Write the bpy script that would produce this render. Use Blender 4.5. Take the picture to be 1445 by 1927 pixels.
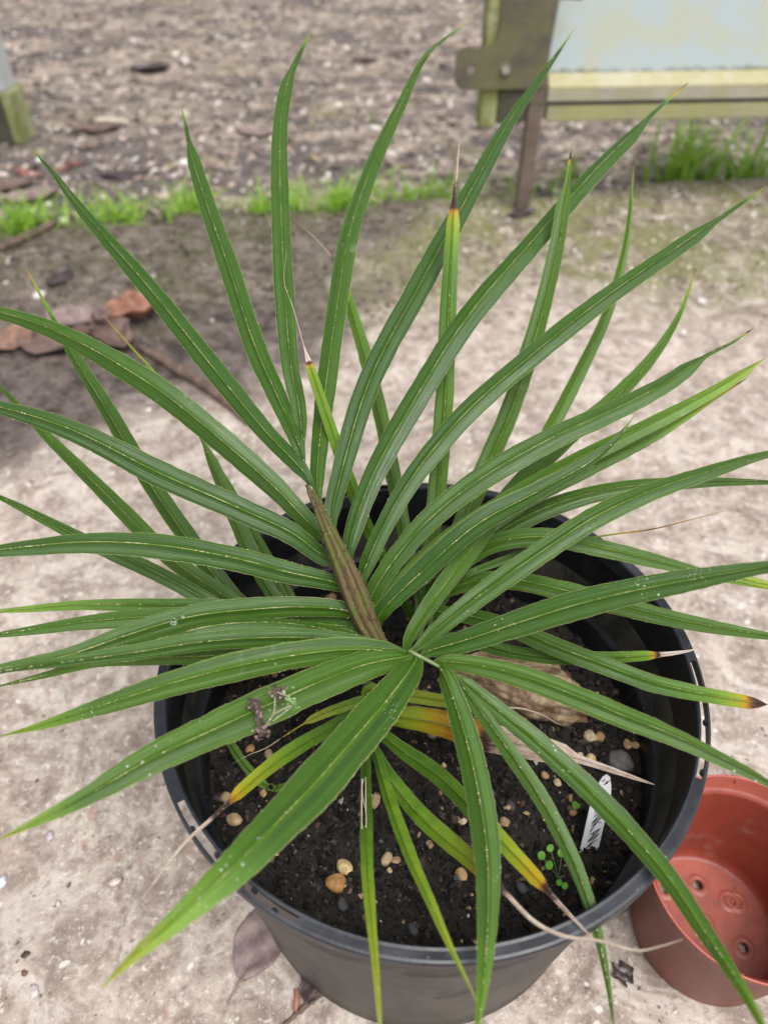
import bpy, bmesh, math, random
import numpy as np
from mathutils import Vector, Matrix, Quaternion
random.seed(7); rng = np.random.default_rng(7)
scene = bpy.context.scene
for o in list(bpy.data.objects): bpy.data.objects.remove(o)
R = math.radians

# ------------------------------------------------------------------ camera
cam_d = bpy.data.cameras.new("camera"); cam = bpy.data.objects.new("camera", cam_d)
scene.collection.objects.link(cam); scene.camera = cam
cam.location = (0, 0, 0.79); cam.rotation_euler = (R(46), 0, 0)
cam_d.sensor_fit = 'VERTICAL'; cam_d.sensor_height = 24; cam_d.lens = 17.46
cam_d.clip_start = 0.02; cam_d.clip_end = 400
cam_d.dof.use_dof = True; cam_d.dof.focus_distance = 0.55; cam_d.dof.aperture_fstop = 2.7
cam_d.dof.aperture_blades = 7

# ------------------------------------------------------------------ sky, sun, exposure (overcast)
SUN_EL, SUN_AZ = R(66), R(150)
world = bpy.data.worlds.new("World"); scene.world = world; world.use_nodes = True
wn, wl = world.node_tree.nodes, world.node_tree.links
wn.clear()
sky = wn.new('ShaderNodeTexSky'); sky.sky_type = 'NISHITA'; sky.sun_disc = False
sky.sun_elevation = SUN_EL; sky.sun_rotation = SUN_AZ
sky.air_density = 1.0; sky.dust_density = 4.0; sky.ozone_density = 1.0
hs = wn.new('ShaderNodeHueSaturation'); hs.inputs['Saturation'].default_value = 0.22
bg = wn.new('ShaderNodeBackground'); bg.inputs['Strength'].default_value = 0.085
wo = wn.new('ShaderNodeOutputWorld')
wl.new(sky.outputs[0], hs.inputs['Color']); wl.new(hs.outputs[0], bg.inputs[0]); wl.new(bg.outputs[0], wo.inputs[0])
sun_d = bpy.data.lights.new("sun", 'SUN'); sun_d.energy = 1.5; sun_d.angle = R(36); sun_d.color = (1, .97, .93)
sun = bpy.data.objects.new("sun", sun_d); scene.collection.objects.link(sun)
sd = Vector((math.sin(SUN_AZ)*math.cos(SUN_EL), math.cos(SUN_AZ)*math.cos(SUN_EL), math.sin(SUN_EL)))
sun.rotation_euler = sd.to_track_quat('Z', 'Y').to_euler()
vs = scene.view_settings
vs.view_transform = 'Standard'; vs.look = 'None'; vs.gamma = 1; vs.exposure = 1.08
vs.use_curve_mapping = False
scene.render.engine = 'CYCLES'
scene.cycles.transparent_max_bounces = 12

# ------------------------------------------------------------------ helpers
def link(o): scene.collection.objects.link(o); return o
def tag(o, label=None, cat=None, group=None, kind=None):
    if label: o['label'] = label
    if cat: o['category'] = cat
    if group: o['group'] = group
    if kind: o['kind'] = kind
    return o
def empty(name, loc=(0, 0, 0), rz=0):
    o = bpy.data.objects.new(name, None); o.location = loc; o.rotation_euler = (0, 0, rz)
    o.empty_display_size = .02
    return link(o)
def mesh_obj(name, verts, faces, mats, parent=None, smooth=True, mi=None):
    me = bpy.data.meshes.new(name); me.from_pydata([tuple(v) for v in verts], [], faces)
    for m in (mats if isinstance(mats, (list, tuple)) else [mats]): me.materials.append(m)
    me.polygons.foreach_set('use_smooth', [smooth]*len(me.polygons))
    if mi is not None: me.polygons.foreach_set('material_index', mi)
    me.update()
    o = link(bpy.data.objects.new(name, me))
    if parent: o.parent = parent
    return o
def bm_obj(name, bm, mats, parent=None, smooth=False):
    me = bpy.data.meshes.new(name); bm.normal_update(); bm.to_mesh(me); bm.free()
    for m in (mats if isinstance(mats, (list, tuple)) else [mats]): me.materials.append(m)
    me.polygons.foreach_set('use_smooth', [smooth]*len(me.polygons))
    o = link(bpy.data.objects.new(name, me))
    if parent: o.parent = parent
    return o
def box_bm(x0, x1, y0, y1, z0, z1, bev=.002, bm=None):
    b = bmesh.new(); r = bmesh.ops.create_cube(b, size=1)
    for v in b.verts:
        v.co = Vector(((x0+x1)/2+v.co.x*(x1-x0), (y0+y1)/2+v.co.y*(y1-y0), (z0+z1)/2+v.co.z*(z1-z0)))
    if bev: bmesh.ops.bevel(b, geom=b.edges[:], offset=bev, segments=2, affect='EDGES')
    if bm is None: return b
    me = bpy.data.meshes.new('t'); b.to_mesh(me); b.free(); bm.from_mesh(me); bpy.data.meshes.remove(me); return bm
def lathe(profile, seg=96, wob=0.0, centre=(0, 0)):
    vs_, fs = [], []; n = len(profile)
    for i in range(seg):
        a = 2*math.pi*i/seg; k = 1+wob*math.sin(2*a+.6)
        for r, z in profile: vs_.append((centre[0]+r*k*math.cos(a), centre[1]+r*k*math.sin(a), z))
    for i in range(seg):
        j = (i+1) % seg
        for k in range(n-1): fs.append((i*n+k, j*n+k, j*n+k+1, i*n+k+1))
    return vs_, fs
def catmull(P, n):
    P = np.array(P, float)
    Q = np.vstack([2*P[0]-P[1], P, 2*P[-1]-P[-2]])
    d = np.maximum(np.linalg.norm(np.diff(Q, axis=0), axis=1), 1e-6)**.5
    T = np.concatenate([[0], np.cumsum(d)])
    t0, t1 = T[1], T[-2]
    dense = np.linspace(t0, t1, n*6); out = []
    for t in dense:
        i = min(max(np.searchsorted(T, t)-1, 1), len(Q)-3)
        p0, p1, p2, p3 = Q[i-1], Q[i], Q[i+1], Q[i+2]; a, b, c_, e = T[i-1], T[i], T[i+1], T[i+2]
        A1 = (b-t)/(b-a)*p0+(t-a)/(b-a)*p1; A2 = (c_-t)/(c_-b)*p1+(t-b)/(c_-b)*p2; A3 = (e-t)/(e-c_)*p2+(t-c_)/(e-c_)*p3
        B1 = (c_-t)/(c_-a)*A1+(t-a)/(c_-a)*A2; B2 = (e-t)/(e-b)*A2+(t-b)/(e-b)*A3
        out.append((c_-t)/(c_-b)*B1+(t-b)/(c_-b)*B2)
    out = np.array(out); L = np.concatenate([[0], np.cumsum(np.linalg.norm(np.diff(out, axis=0), axis=1))])
    s_ = np.linspace(0, L[-1], n)
    return np.stack([np.interp(s_, L, out[:, k]) for k in range(3)], 1), L[-1]
def tube(P, radii, seg=8, n=None):
    C, L = catmull(P, n or len(P)*4)
    rr = np.interp(np.linspace(0, 1, len(C)), np.linspace(0, 1, len(radii)), radii)
    vs_, fs = [], []; up = Vector((0.3, -.2, 1)).normalized()
    for i, p in enumerate(C):
        t = Vector(C[min(i+1, len(C)-1)]-C[max(i-1, 0)]).normalized()
        a = t.cross(up); a = a.normalized() if a.length > 1e-4 else Vector((1, 0, 0)); b = t.cross(a)
        for k in range(seg):
            q = 2*math.pi*k/seg; vs_.append(Vector(p)+(a*math.cos(q)+b*math.sin(q))*rr[i])
    for i in range(len(C)-1):
        for k in range(seg):
            fs.append((i*seg+k, i*seg+(k+1) % seg, (i+1)*seg+(k+1) % seg, (i+1)*seg+k))
    fs.append(tuple(range(seg))[::-1]); fs.append(tuple(range((len(C)-1)*seg, len(C)*seg)))
    return vs_, fs

# ------------------------------------------------------------------ materials
class M:
    def __init__(s, name):
        s.m = bpy.data.materials.new(name); s.m.use_nodes = True; s.t = s.m.node_tree; s.n = s.t.nodes; s.l = s.t.links
        s.b = s.n['Principled BSDF']; s.out = s.n['Material Output']
    def node(s, typ, **kw):
        n = s.n.new(typ)
        for k, v in kw.items(): setattr(n, k, v)
        return n
    def put(s, sock, v):
        if isinstance(v, bpy.types.NodeSocket): s.l.new(v, sock)
        elif v is not None:
            if isinstance(v, (tuple, list)) and len(v) == 3 and sock.type == 'RGBA': v = (*v, 1)
            sock.default_value = v
    def set(s, **kw):
        for k, v in kw.items(): s.put(s.b.inputs[k.replace('_', ' ')], v)
        return s
    def coord(s, kind='Object'): return s.node('ShaderNodeTexCoord').outputs[kind]
    def mapped(s, vec, scale):
        n = s.node('ShaderNodeMapping'); s.put(n.inputs['Vector'], vec); n.inputs['Scale'].default_value = scale; return n.outputs[0]
    def noise(s, vec, scale, detail=4, rough=.6, dist=0):
        n = s.node('ShaderNodeTexNoise'); s.put(n.inputs['Vector'], vec); n.inputs['Scale'].default_value = scale
        n.inputs['Detail'].default_value = detail; n.inputs['Roughness'].default_value = rough; n.inputs['Distortion'].default_value = dist
        return n.outputs['Fac']
    def voro(s, vec, scale, out='Distance', feat='F1', rnd=1):
        n = s.node('ShaderNodeTexVoronoi', feature=feat); s.put(n.inputs['Vector'], vec); n.inputs['Scale'].default_value = scale
        n.inputs['Randomness'].default_value = rnd
        return n.outputs[out]
    def math(s, op, a, b=None, c=None, clamp=False):
        n = s.node('ShaderNodeMath', operation=op, use_clamp=clamp); s.put(n.inputs[0], a); s.put(n.inputs[1], b)
        if c is not None: s.put(n.inputs[2], c)
        return n.outputs[0]
    def ramp(s, fac, stops, interp='LINEAR'):
        n = s.node('ShaderNodeValToRGB'); n.color_ramp.interpolation = interp; e = n.color_ramp.elements
        while len(e) > 1: e.remove(e[-1])
        e[0].position = stops[0][0]; c0 = stops[0][1]; e[0].color = (*c0, 1) if isinstance(c0, tuple) else (c0, c0, c0, 1)
        for p, col in stops[1:]:
            x = e.new(p); x.color = (*col, 1) if isinstance(col, tuple) else (col, col, col, 1)
        s.put(n.inputs[0], fac); return n.outputs[0]
    def mix(s, fac, a, b, blend='MIX'):
        n = s.node('ShaderNodeMix', data_type='RGBA', blend_type=blend); s.put(n.inputs[0], fac); s.put(n.inputs[6], a); s.put(n.inputs[7], b); return n.outputs[2]
    def step(s, v, a, b):
        n = s.node('ShaderNodeMapRange', interpolation_type='SMOOTHSTEP'); s.put(n.inputs[0], v); n.inputs[1].default_value = a; n.inputs[2].default_value = b; return n.outputs[0]
    def bump(s, h, strength=.5, dist=.002, normal=None):
        n = s.node('ShaderNodeBump'); n.inputs['Strength'].default_value = strength; n.inputs['Distance'].default_value = dist
        s.put(n.inputs['Height'], h)
        if normal: s.put(n.inputs['Normal'], normal)
        s.put(s.b.inputs['Normal'], n.outputs[0]); return n.outputs[0]
    def attr(s, name, out='Fac'):
        n = s.node('ShaderNodeAttribute', attribute_name=name); return n.outputs[out]
    def sep(s, vec):
        n = s.node('ShaderNodeSeparateXYZ'); s.put(n.inputs[0], vec); return n.outputs

def leaf_material():
    m = M('palm_leaf'); uv = m.coord('UV'); u = m.sep(uv)[0]
    obj = m.coord('Object')
    stri = m.noise(m.mapped(uv, (22, 3, 1)), 1.0, 3, .7)
    stri2 = m.noise(m.mapped(uv, (7, 1.6, 1)), 1.0, 3, .6)
    blot = m.noise(obj, 60, 4, .65)
    age = m.attr('age'); tone = m.attr('tone')
    wob = m.math('MULTIPLY', m.math('SUBTRACT', blot, .5), m.math('MULTIPLY', m.attr('blotch'), .5))
    wob2 = m.math('MULTIPLY', m.math('ADD', m.math('SUBTRACT', m.noise(obj, 110, 4, .7), .5), m.math('MULTIPLY', m.math('SUBTRACT', stri2, .5), .9)), m.math('MULTIPLY', age, .42))
    age2 = m.math('ADD', age, m.math('ADD', wob, wob2))
    g_dark = m.mix(stri, (.010, .040, .0035), (.040, .120, .008))
    g_lite = m.mix(stri, (.036, .102, .004), (.12, .24, .013))
    green = m.mix(m.math('ADD', m.math('MULTIPLY', tone, .8), m.math('MULTIPLY', m.math('SUBTRACT', blot, .5), .5), clamp=True), g_dark, g_lite)
    green = m.mix(m.math('MULTIPLY', m.step(stri2, .42, .68), .6), green, (.007, .033, .003))
    aged = m.ramp(age2, [(.0, (.05, .19, .015)), (.2, (.16, .30, .02)), (.33, (.33, .37, .018)), (.45, (.52, .31, .012)), (.56, (.34, .14, .01)),
                         (.64, (.11, .03, .018)), (.70, (.035, .014, .02)), (.76, (.10, .05, .045)), (.80, (.46, .33, .27)), (.9, (.70, .56, .47)), (1, (.80, .71, .62))])
    aged = m.mix(m.math('MULTIPLY', stri, .25), aged, (.25, .13, .05), 'MULTIPLY')
    col = m.mix(m.step(age2, .02, .2), green, aged)
    # pale midrib and scurfy margins: marks of the leaf itself
    du = m.math('ABSOLUTE', m.math('SUBTRACT', u, .5))
    jag = m.noise(m.mapped(uv, (3, 420, 1)), 1.0, 3, .7)
    lowj = m.noise(m.mapped(uv, (1, 45, 1)), 1.0, 3, .6)
    rib = m.math('SUBTRACT', 1.0, m.step(m.math('ADD', du, m.math('ADD', m.math('MULTIPLY', m.math('SUBTRACT', jag, .5), .045), m.math('MULTIPLY', m.math('SUBTRACT', .52, lowj), .06))), .006, .030))
    ribcol = m.mix(m.step(m.math('ADD', m.math('MULTIPLY', jag, .5), m.math('MULTIPLY', lowj, .5)), .40, .58), (.22, .33, .03), (.50, .51, .25))
    col = m.mix(m.math('MULTIPLY', rib, m.math('SUBTRACT', 1.0, m.step(age2, .5, .75))), col, ribcol)
    thin = m.math('SUBTRACT', 1.0, m.step(du, .010, .022)); col = m.mix(m.math('MULTIPLY', thin, m.math('MULTIPLY', .75, m.math('SUBTRACT', 1.0, m.step(age2, .4, .6)))), col, (.17, .29, .025))
    edge = m.step(m.math('ADD', du, m.math('MULTIPLY', m.math('SUBTRACT', jag, .5), .05)), .478, .495)
    col = m.mix(m.math('MULTIPLY', edge, .85), col, (.33, .34, .15))
    # white waxy specks and pale patches
    vd = m.voro(m.mapped(obj, (1, 1, 1)), 520); gate = m.noise(obj, 25, 2)
    spk = m.math('MULTIPLY', m.math('LESS_THAN', vd, .15), m.step(gate, .58, .70))
    spk = m.math('MULTIPLY', spk, m.attr('specks'))
    col = m.mix(spk, col, (.75, .76, .70))
    vb = m.voro(obj, 190); sb = m.math('MULTIPLY', m.math('MULTIPLY', m.step(vb, .16, .10), m.step(m.noise(obj, 17, 2), .55, .62)), m.step(m.attr('specks'), .3, .8)); col = m.mix(m.math('MULTIPLY', sb, .7), col, (.60, .66, .58))
    patch = m.step(m.noise(obj, 14, 5, .75, .6), .64, .76)
    col = m.mix(m.math('MULTIPLY', patch, .30), col, (.34, .44, .34))
    dark = m.math('MULTIPLY', m.math('LESS_THAN', m.voro(obj, 70), .09), m.step(m.noise(obj, 9, 2), .55, .6))
    col = m.mix(m.math('MULTIPLY', dark, .7), col, (.05, .03, .015))
    rough = m.ramp(m.noise(obj, 45, 4), [(.3, .22), (.7, .42)])
    m.set(Base_Color=col, Roughness=m.math('ADD', rough, m.math('MULTIPLY', m.step(age2, .5, .8), .3)))
    m.b.inputs['Specular IOR Level'].default_value = .52
    h = m.math('ADD', m.math('MULTIPLY', stri, 1.0), m.math('MULTIPLY', rib, 1.4))
    m.bump(h, .5, .0011)
    tr = m.node('ShaderNodeBsdfTranslucent'); m.put(tr.inputs[0], m.mix(.5, col, (.28, .48, .02)))
    ms = m.node('ShaderNodeMixShader'); ms.inputs[0].default_value = .18
    m.l.new(m.b.outputs[0], ms.inputs[1]); m.l.new(tr.outputs[0], ms.inputs[2]); m.l.new(ms.outputs[0], m.out.inputs[0])
    return m.m
MAT = {}
MAT['leaf'] = leaf_material()
def simple(name, col, rough=.7, var=None, scale=40, bump=.3, bd=.001, spec=.5, detail=5):
    m = M(name); o = m.coord()
    f = m.noise(o, scale, detail, .65)
    m.set(Base_Color=m.mix(m.step(f, .3, .7), col, var or tuple(c*.6 for c in col)), Roughness=rough)
    m.b.inputs['Specular IOR Level'].default_value = spec
    if bump: m.bump(f, bump, bd)
    return m.m
MAT['scurf'] = simple('scurf', (.62, .57, .38), .9, (.44, .36, .2), 300, .0)
MAT['petiole'] = simple('petiole', (.07, .15, .025), .6, (.24, .27, .14), 180, .4)
def spear_material():
    m = M('spear'); uv = m.coord('UV'); o = m.coord(); u = m.sep(uv)[0]
    st = m.noise(m.mapped(uv, (30, 4, 1)), 1.0, 4, .7); n = m.noise(o, 140, 5, .7)
    col = m.mix(m.step(st, .38, .62), (.062, .038, .014), (.175, .125, .055))
    g = m.math('MULTIPLY', m.attr('tone'), m.step(m.noise(o, 45, 3), .38, .55))
    col = m.mix(g, col, (.085, .105, .014)); col = m.mix(m.step(n, .60, .75), col, (.34, .27, .16)); col = m.mix(m.step(n, .46, .3), col, (.03, .013, .007))
    m.set(Base_Color=col, Roughness=.8); m.bump(m.math('ADD', st, n), .8, .0012); return m.m
MAT['spear'] = spear_material()

def vcol(name, rough=.85, bump=.4, scale=250, spec=.4, wet=0):
    m = M(name); o = m.coord(); c = m.attr('col', 'Color'); n = m.noise(o, scale, 4, .7)
    m.set(Base_Color=m.mix(m.math('MULTIPLY', m.step(n, .62, .35), .6), c, m.mix(1.0, c, (.45, .42, .4), 'MULTIPLY')), Roughness=rough)
    m.b.inputs['Specular IOR Level'].default_value = spec
    if bump: m.bump(n, bump, .0015)
    return m.m
MAT['chips'] = vcol('ground_chips', .8); MAT['crumbs'] = vcol('soil_crumbs', .75, .5, 700)
MAT['grit'] = vcol('grit', .6, .5, 300)

def soil_material():
    m = M('potting_soil'); o = m.coord(); n = m.noise(o, 180, 8, .75); n2 = m.noise(o, 28, 4, .6)
    col = m.mix(m.step(n, .35, .7), (.005, .004, .0034), (.034, .026, .021)); col = m.mix(m.step(n2, .5, .7), col, (.028, .021, .016))
    m.set(Base_Color=col, Roughness=.8); m.bump(n, 1, .004); return m.m
MAT['soil'] = soil_material()

def pot_material():
    m = M('black_plastic'); o = m.coord(); n = m.noise(o, 30, 5, .6); f = m.noise(o, 400, 3, .6)
    col = m.mix(m.step(n, .45, .75), (.005, .0058, .0085), (.013, .014, .017))
    sp = m.math('MULTIPLY', m.math('LESS_THAN', m.voro(o, 160), .11), m.step(m.noise(o, 12, 2), .5, .62))
    col = m.mix(sp, col, (.16, .14, .12))
    m.set(Base_Color=col, Roughness=m.ramp(n, [(.35, .36), (.7, .55)])); m.bump(f, .12, .0006); return m.m
MAT['pot'] = pot_material()
def rim_material():
    m = M('rim_plastic'); o = m.coord(); n = m.noise(o, 22, 5, .65, .5); f = m.noise(o, 300, 3, .6)
    col = m.mix(m.step(n, .4, .7), (.013, .015, .021), (.036, .039, .049))
    sp = m.math('LESS_THAN', m.voro(o, 90), .07)
    col = m.mix(sp, col, (.10, .085, .07)); col = m.mix(m.step(m.noise(o, 120, 5, .7), .66, .74), col, (.07, .07, .075))
    m.set(Base_Color=col, Roughness=m.ramp(n, [(.35, .34), (.7, .5)])); m.bump(m.math('ADD', f, m.noise(o, 60, 3)), .2, .0008); return m.m
MAT['rim'] = rim_material()
def potwall_material():
    m = M('dusty_pot_wall'); o = m.coord(); n = m.noise(m.mapped(o, (1, 1, .4)), 16, 6, .65, .4); f = m.noise(o, 350, 4, .6)
    col = m.mix(m.step(n, .35, .7), (.020, .019, .0175), (.095, .085, .074))
    scr = m.noise(m.mapped(o, (14, 14, 160)), 1.0, 4, .7); col = m.mix(m.math('MULTIPLY', m.step(scr, .60, .72), .5), col, (.16, .14, .12)); col = m.mix(m.step(f, .55, .75), col, (.13, .115, .1)); col = m.mix(m.step(m.sep(o)[2], .06, .0), col, (.03, .032, .018))
    col = m.mix(m.step(m.noise(o, 9, 4, .7), .6, .7), col, (.022, .022, .02))
    m.set(Base_Color=col, Roughness=m.ramp(n, [(.3, .4), (.7, .65)])); m.bump(f, .15, .0006); return m.m
MAT['potwall'] = potwall_material()
def red_material(name, a, b, dirt):
    m = M(name); o = m.coord(); n = m.noise(o, 40, 6, .65, .6); f = m.noise(o, 200, 5, .7)
    col = m.mix(m.step(n, .35, .7), a, b); col = m.mix(m.math('MULTIPLY', m.step(f, .58, .72), dirt), col, (.08, .045, .035))
    col = m.mix(m.math('MULTIPLY', m.step(m.noise(o, 18, 4), .6, .75), .25), col, (.45, .32, .27))
    m.set(Base_Color=col, Roughness=m.ramp(n, [(.3, .4), (.7, .55)])); m.bump(f, .1, .0005); return m.m
MAT['red'] = red_material('terracotta_plastic', (.255, .046, .026), (.195, .036, .022), .45)
MAT['redout'] = red_material('terracotta_outside', (.19, .050, .032), (.255, .080, .055), .6)
MAT['redrim'] = red_material('terracotta_rim', (.40, .10, .07), (.34, .085, .06), .3)
MAT['redfloor'] = red_material('terracotta_floor', (.33, .082, .055), (.24, .06, .042), .95)

def slab_material():
    m = M('concrete'); o = m.coord(); x, y, z = m.sep(o)
    wv = m.node('ShaderNodeTexNoise'); wv.inputs['Scale'].default_value = 60; wv.inputs['Detail'].default_value = 3; m.put(wv.inputs['Vector'], o)
    va = m.node('ShaderNodeVectorMath', operation='MULTIPLY_ADD'); m.put(va.inputs[0], wv.outputs['Color']); va.inputs[1].default_value = (.016, .016, 0); m.put(va.inputs[2], o); od = va.outputs[0]
    n1 = m.noise(o, 5, 6, .65, .3); n2 = m.noise(o, 34, 6, .72, .4); n3 = m.noise(o, 120, 6, .78, .3); n4 = m.noise(o, 330, 4, .75); big = m.noise(o, 1.7, 5, .6)
    mid = m.noise(o, 13, 6, .72, .8)
    col = m.mix(m.step(n2, .36, .64), (.225, .172, .142), (.435, .370, .322))
    col = m.mix(m.math('MULTIPLY', m.step(mid, .50, .62), .8), col, (.53, .465, .415)); col = m.mix(m.math('MULTIPLY', m.step(mid, .47, .36), .7), col, (.19, .145, .12))
    col = m.mix(m.math('MULTIPLY', m.step(n3, .54, .66), .8), col, (.66, .60, .54)); col = m.mix(m.math('MULTIPLY', m.step(n3, .45, .35), .65), col, (.15, .11, .09))
    col = m.mix(m.math('MULTIPLY', m.step(n4, .60, .70), .6), col, (.15, .115, .095)); col = m.mix(m.math('MULTIPLY', m.step(n4, .42, .34), .5), col, (.62, .57, .52))
    col = m.mix(m.math('MULTIPLY', m.step(n1, .5, .7), .35), col, (.47, .36, .31))
    # flecks: shell-white stone chips, dark pits and brick-red grains
    v = m.voro(od, 62); g = m.noise(o, 30, 2)
    col = m.mix(m.math('MULTIPLY', m.step(v, .26, .18), m.step(g, .57, .63)), col, (.64, .585, .56))
    v2 = m.voro(m.mapped(od, (1, 1.3, 1)), 95); col = m.mix(m.math('MULTIPLY', m.step(v2, .26, .16), m.step(g, .43, .36)), col, (.11, .08, .065))
    v3 = m.voro(m.mapped(od, (1.2, 1, 1)), 40); col = m.mix(m.math('MULTIPLY', m.math('MULTIPLY', m.step(v3, .26, .12), m.step(m.noise(o, 21, 2), .57, .62)), .6), col, (.36, .20, .15))
    # earth trodden over the slab, wet and dark
    f = m.math('ADD', m.math('MULTIPLY', m.math('ADD', x, .58), -.52), m.math('MULTIPLY', m.math('SUBTRACT', y, .93), .854))
    gg = m.math('ADD', m.math('MULTIPLY', m.math('ADD', x, .16), -.936), m.math('MULTIPLY', m.math('SUBTRACT', y, 1.12), .353))
    q = m.math('ADD', m.math('MINIMUM', f, gg), m.math('ADD', m.math('MULTIPLY', m.math('SUBTRACT', n1, .5), .55), m.math('MULTIPLY', m.math('SUBTRACT', n2, .5), .35)))
    dirt = m.step(q, -.06, .12)
    dcol = m.mix(m.step(m.math('ADD', m.math('MULTIPLY', n2, .5), m.math('MULTIPLY', mid, .5)), .40, .60), (.016, .012, .0105), (.115, .088, .078)); dcol = m.mix(m.step(n3, .58, .72), dcol, (.24, .19, .165)); dcol = m.mix(m.step(n3, .42, .3), dcol, (.018, .014, .012))
    col = m.mix(m.math('MULTIPLY', dirt, .93), col, dcol)
    # far strip of the slab: rough, mossy, brown
    h = m.math('ADD', m.math('SUBTRACT', y, m.math('MULTIPLY', x, .12)), m.math('ADD', m.math('MULTIPLY', m.math('SUBTRACT', n1, .5), .8), m.math('MULTIPLY', m.math('SUBTRACT', big, .5), .5)))
    far = m.step(h, 1.30, 1.62)
    fcol = m.mix(m.step(m.math('ADD', m.math('MULTIPLY', n2, .6), m.math('MULTIPLY', mid, .4)), .42, .58), (.060, .048, .026), (.31, .27, .19)); fcol = m.mix(m.step(n3, .57, .68), fcol, (.50, .44, .38)); fcol = m.mix(m.step(n3, .44, .34), fcol, (.06, .048, .03))
    moss = m.step(m.noise(o, 4.5, 6, .7, .6), .45, .55); fcol = m.mix(m.math('MULTIPLY', moss, .85), fcol, m.mix(n3, (.06, .075, .012), (.19, .19, .05)))
    col = m.mix(m.math('MULTIPLY', m.math('MULTIPLY', far, m.math('SUBTRACT', 1.0, m.math('MULTIPLY', dirt, .7))), .9), col, fcol)
    # damp brown ring of earth in patches near the pots
    col = m.mix(m.math('MULTIPLY', m.step(big, .52, .68), .35), col, (.20, .155, .13))
    m.set(Base_Color=col, Roughness=m.math('SUBTRACT', m.ramp(n2, [(.3, .6), (.7, .9)]), m.math('MULTIPLY', m.math('MULTIPLY', dirt, m.step(mid, .42, .55)), .38)))
    m.b.inputs['Specular IOR Level'].default_value = .35
    hh = m.math('ADD', m.math('MULTIPLY', n2, 1.0), m.math('MULTIPLY', n3, .5)); m.bump(hh, .7, .004); return m.m
MAT['slab'] = slab_material()
def ground_material():
    m = M('rough_ground'); o = m.coord(); x, y, z = m.sep(o)
    n1 = m.noise(m.mapped(o, (1, 2.2, 1)), 1.6, 6, .65, .5); n2 = m.noise(o, 20, 6, .7); n3 = m.noise(o, 90, 5, .75)
    n5 = m.noise(m.mapped(o, (1, 1.7, 1)), 9, 6, .75, .4); col = m.mix(m.step(m.math('ADD', m.math('MULTIPLY', n2, .5), m.math('MULTIPLY', n5, .5)), .42, .58), (.066, .046, .035), (.44, .355, .29)); col = m.mix(m.step(n3, .54, .68), col, (.66, .58, .51)); col = m.mix(m.step(n3, .44, .34), col, (.07, .052, .044))
    col = m.mix(m.math('MULTIPLY', m.math('ADD', m.step(n1, .52, .42), m.math('MULTIPLY', m.math('MULTIPLY', m.step(x, -.35, -.9), m.step(y, 3.0, 2.3)), m.step(n2, .34, .5)), clamp=True), .85), col, m.mix(n3, (.028, .022, .022), (.17, .14, .135)))
    col = m.mix(m.math('MULTIPLY', m.step(m.noise(o, 2.3, 5, .7), .56, .68), .45), col, (.34, .30, .15))
    m.set(Base_Color=col, Roughness=.85); m.bump(m.math('ADD', n2, n3), .9, .012); return m.m
MAT['ground'] = ground_material()
def grass_mat(name, a, b):
    m = M(name); o = m.coord(); m.set(Base_Color=m.mix(m.noise(o, 30, 2), a, b), Roughness=.5)
    tr = m.node('ShaderNodeBsdfTranslucent'); tr.inputs[0].default_value = (.30, .55, .03, 1); ms = m.node('ShaderNodeMixShader'); ms.inputs[0].default_value = .3
    m.l.new(m.b.outputs[0], ms.inputs[1]); m.l.new(tr.outputs[0], ms.inputs[2]); m.l.new(ms.outputs[0], m.out.inputs[0]); return m.m
MAT['grass'] = grass_mat('grass', (.10, .26, .012), (.34, .50, .06)); MAT['seed'] = grass_mat('seedling_green', (.10, .36, .01), (.16, .45, .02))
def litter(name, a, b, rough=.6):
    m = M(name); o = m.coord(); n = m.noise(o, 60, 5, .7); n2 = m.noise(o, 14, 3)
    col = m.mix(m.step(n, .35, .65), a, b); col = m.mix(m.step(n2, .58, .7), col, tuple(c*.35 for c in a))
    m.set(Base_Color=col, Roughness=rough); m.bump(n, .4, .001); return m.m
MAT['litter_orange'] = litter('litter_orange', (.30, .135, .085), (.16, .07, .045)); MAT['litter_brown'] = litter('litter_brown', (.17, .11, .09), (.09, .058, .05), .5)
MAT['litter_dark'] = litter('litter_dark', (.07, .048, .045), (.03, .022, .022), .4); MAT['litter_purple'] = litter('litter_purple', (.145, .10, .098), (.25, .185, .17))
MAT['litter_red'] = litter('litter_red', (.26, .105, .075), (.15, .06, .048)); MAT['litter_pale'] = litter('litter_pale', (.62, .56, .46), (.48, .40, .30))
MAT['litter_tan'] = litter('litter_tan', (.27, .155, .11), (.15, .085, .06)); MAT['bark'] = litter('bark', (.16, .105, .08), (.07, .045, .035), .8)
MAT['whitestone'] = simple('white_stone', (.66, .62, .60), .8, (.42, .37, .35), 90, .5)
def big_stone():
    m = M('tan_stone'); o = m.coord(); n = m.noise(o, 38, 9, .78, .8); n2 = m.noise(o, 22, 5, .6)
    col = m.ramp(n, [(.33, (.035, .02, .01)), (.44, (.20, .125, .07)), (.54, (.46, .33, .21)), (.66, (.70, .56, .42))]); col = m.mix(m.step(n2, .55, .68), col, (.16, .085, .04))
    cr = m.voro(m.mapped(o, (1, 1.6, 1)), 45, 'Distance', 'DISTANCE_TO_EDGE'); col = m.mix(m.math('MULTIPLY', m.math('MULTIPLY', m.step(cr, .02, .0), m.step(n2, .45, .6)), .7), col, (.05, .03, .02))
    m.set(Base_Color=col, Roughness=.75); m.bump(n, .9, .004); return m.m
MAT['stone'] = big_stone()
MAT['label'] = simple('white_label', (.84, .85, .88), .35, (.78, .79, .82), 60, .0)
MAT['ink'] = simple('black_ink', (.012, .013, .02), .5, None, 60, 0)
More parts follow.
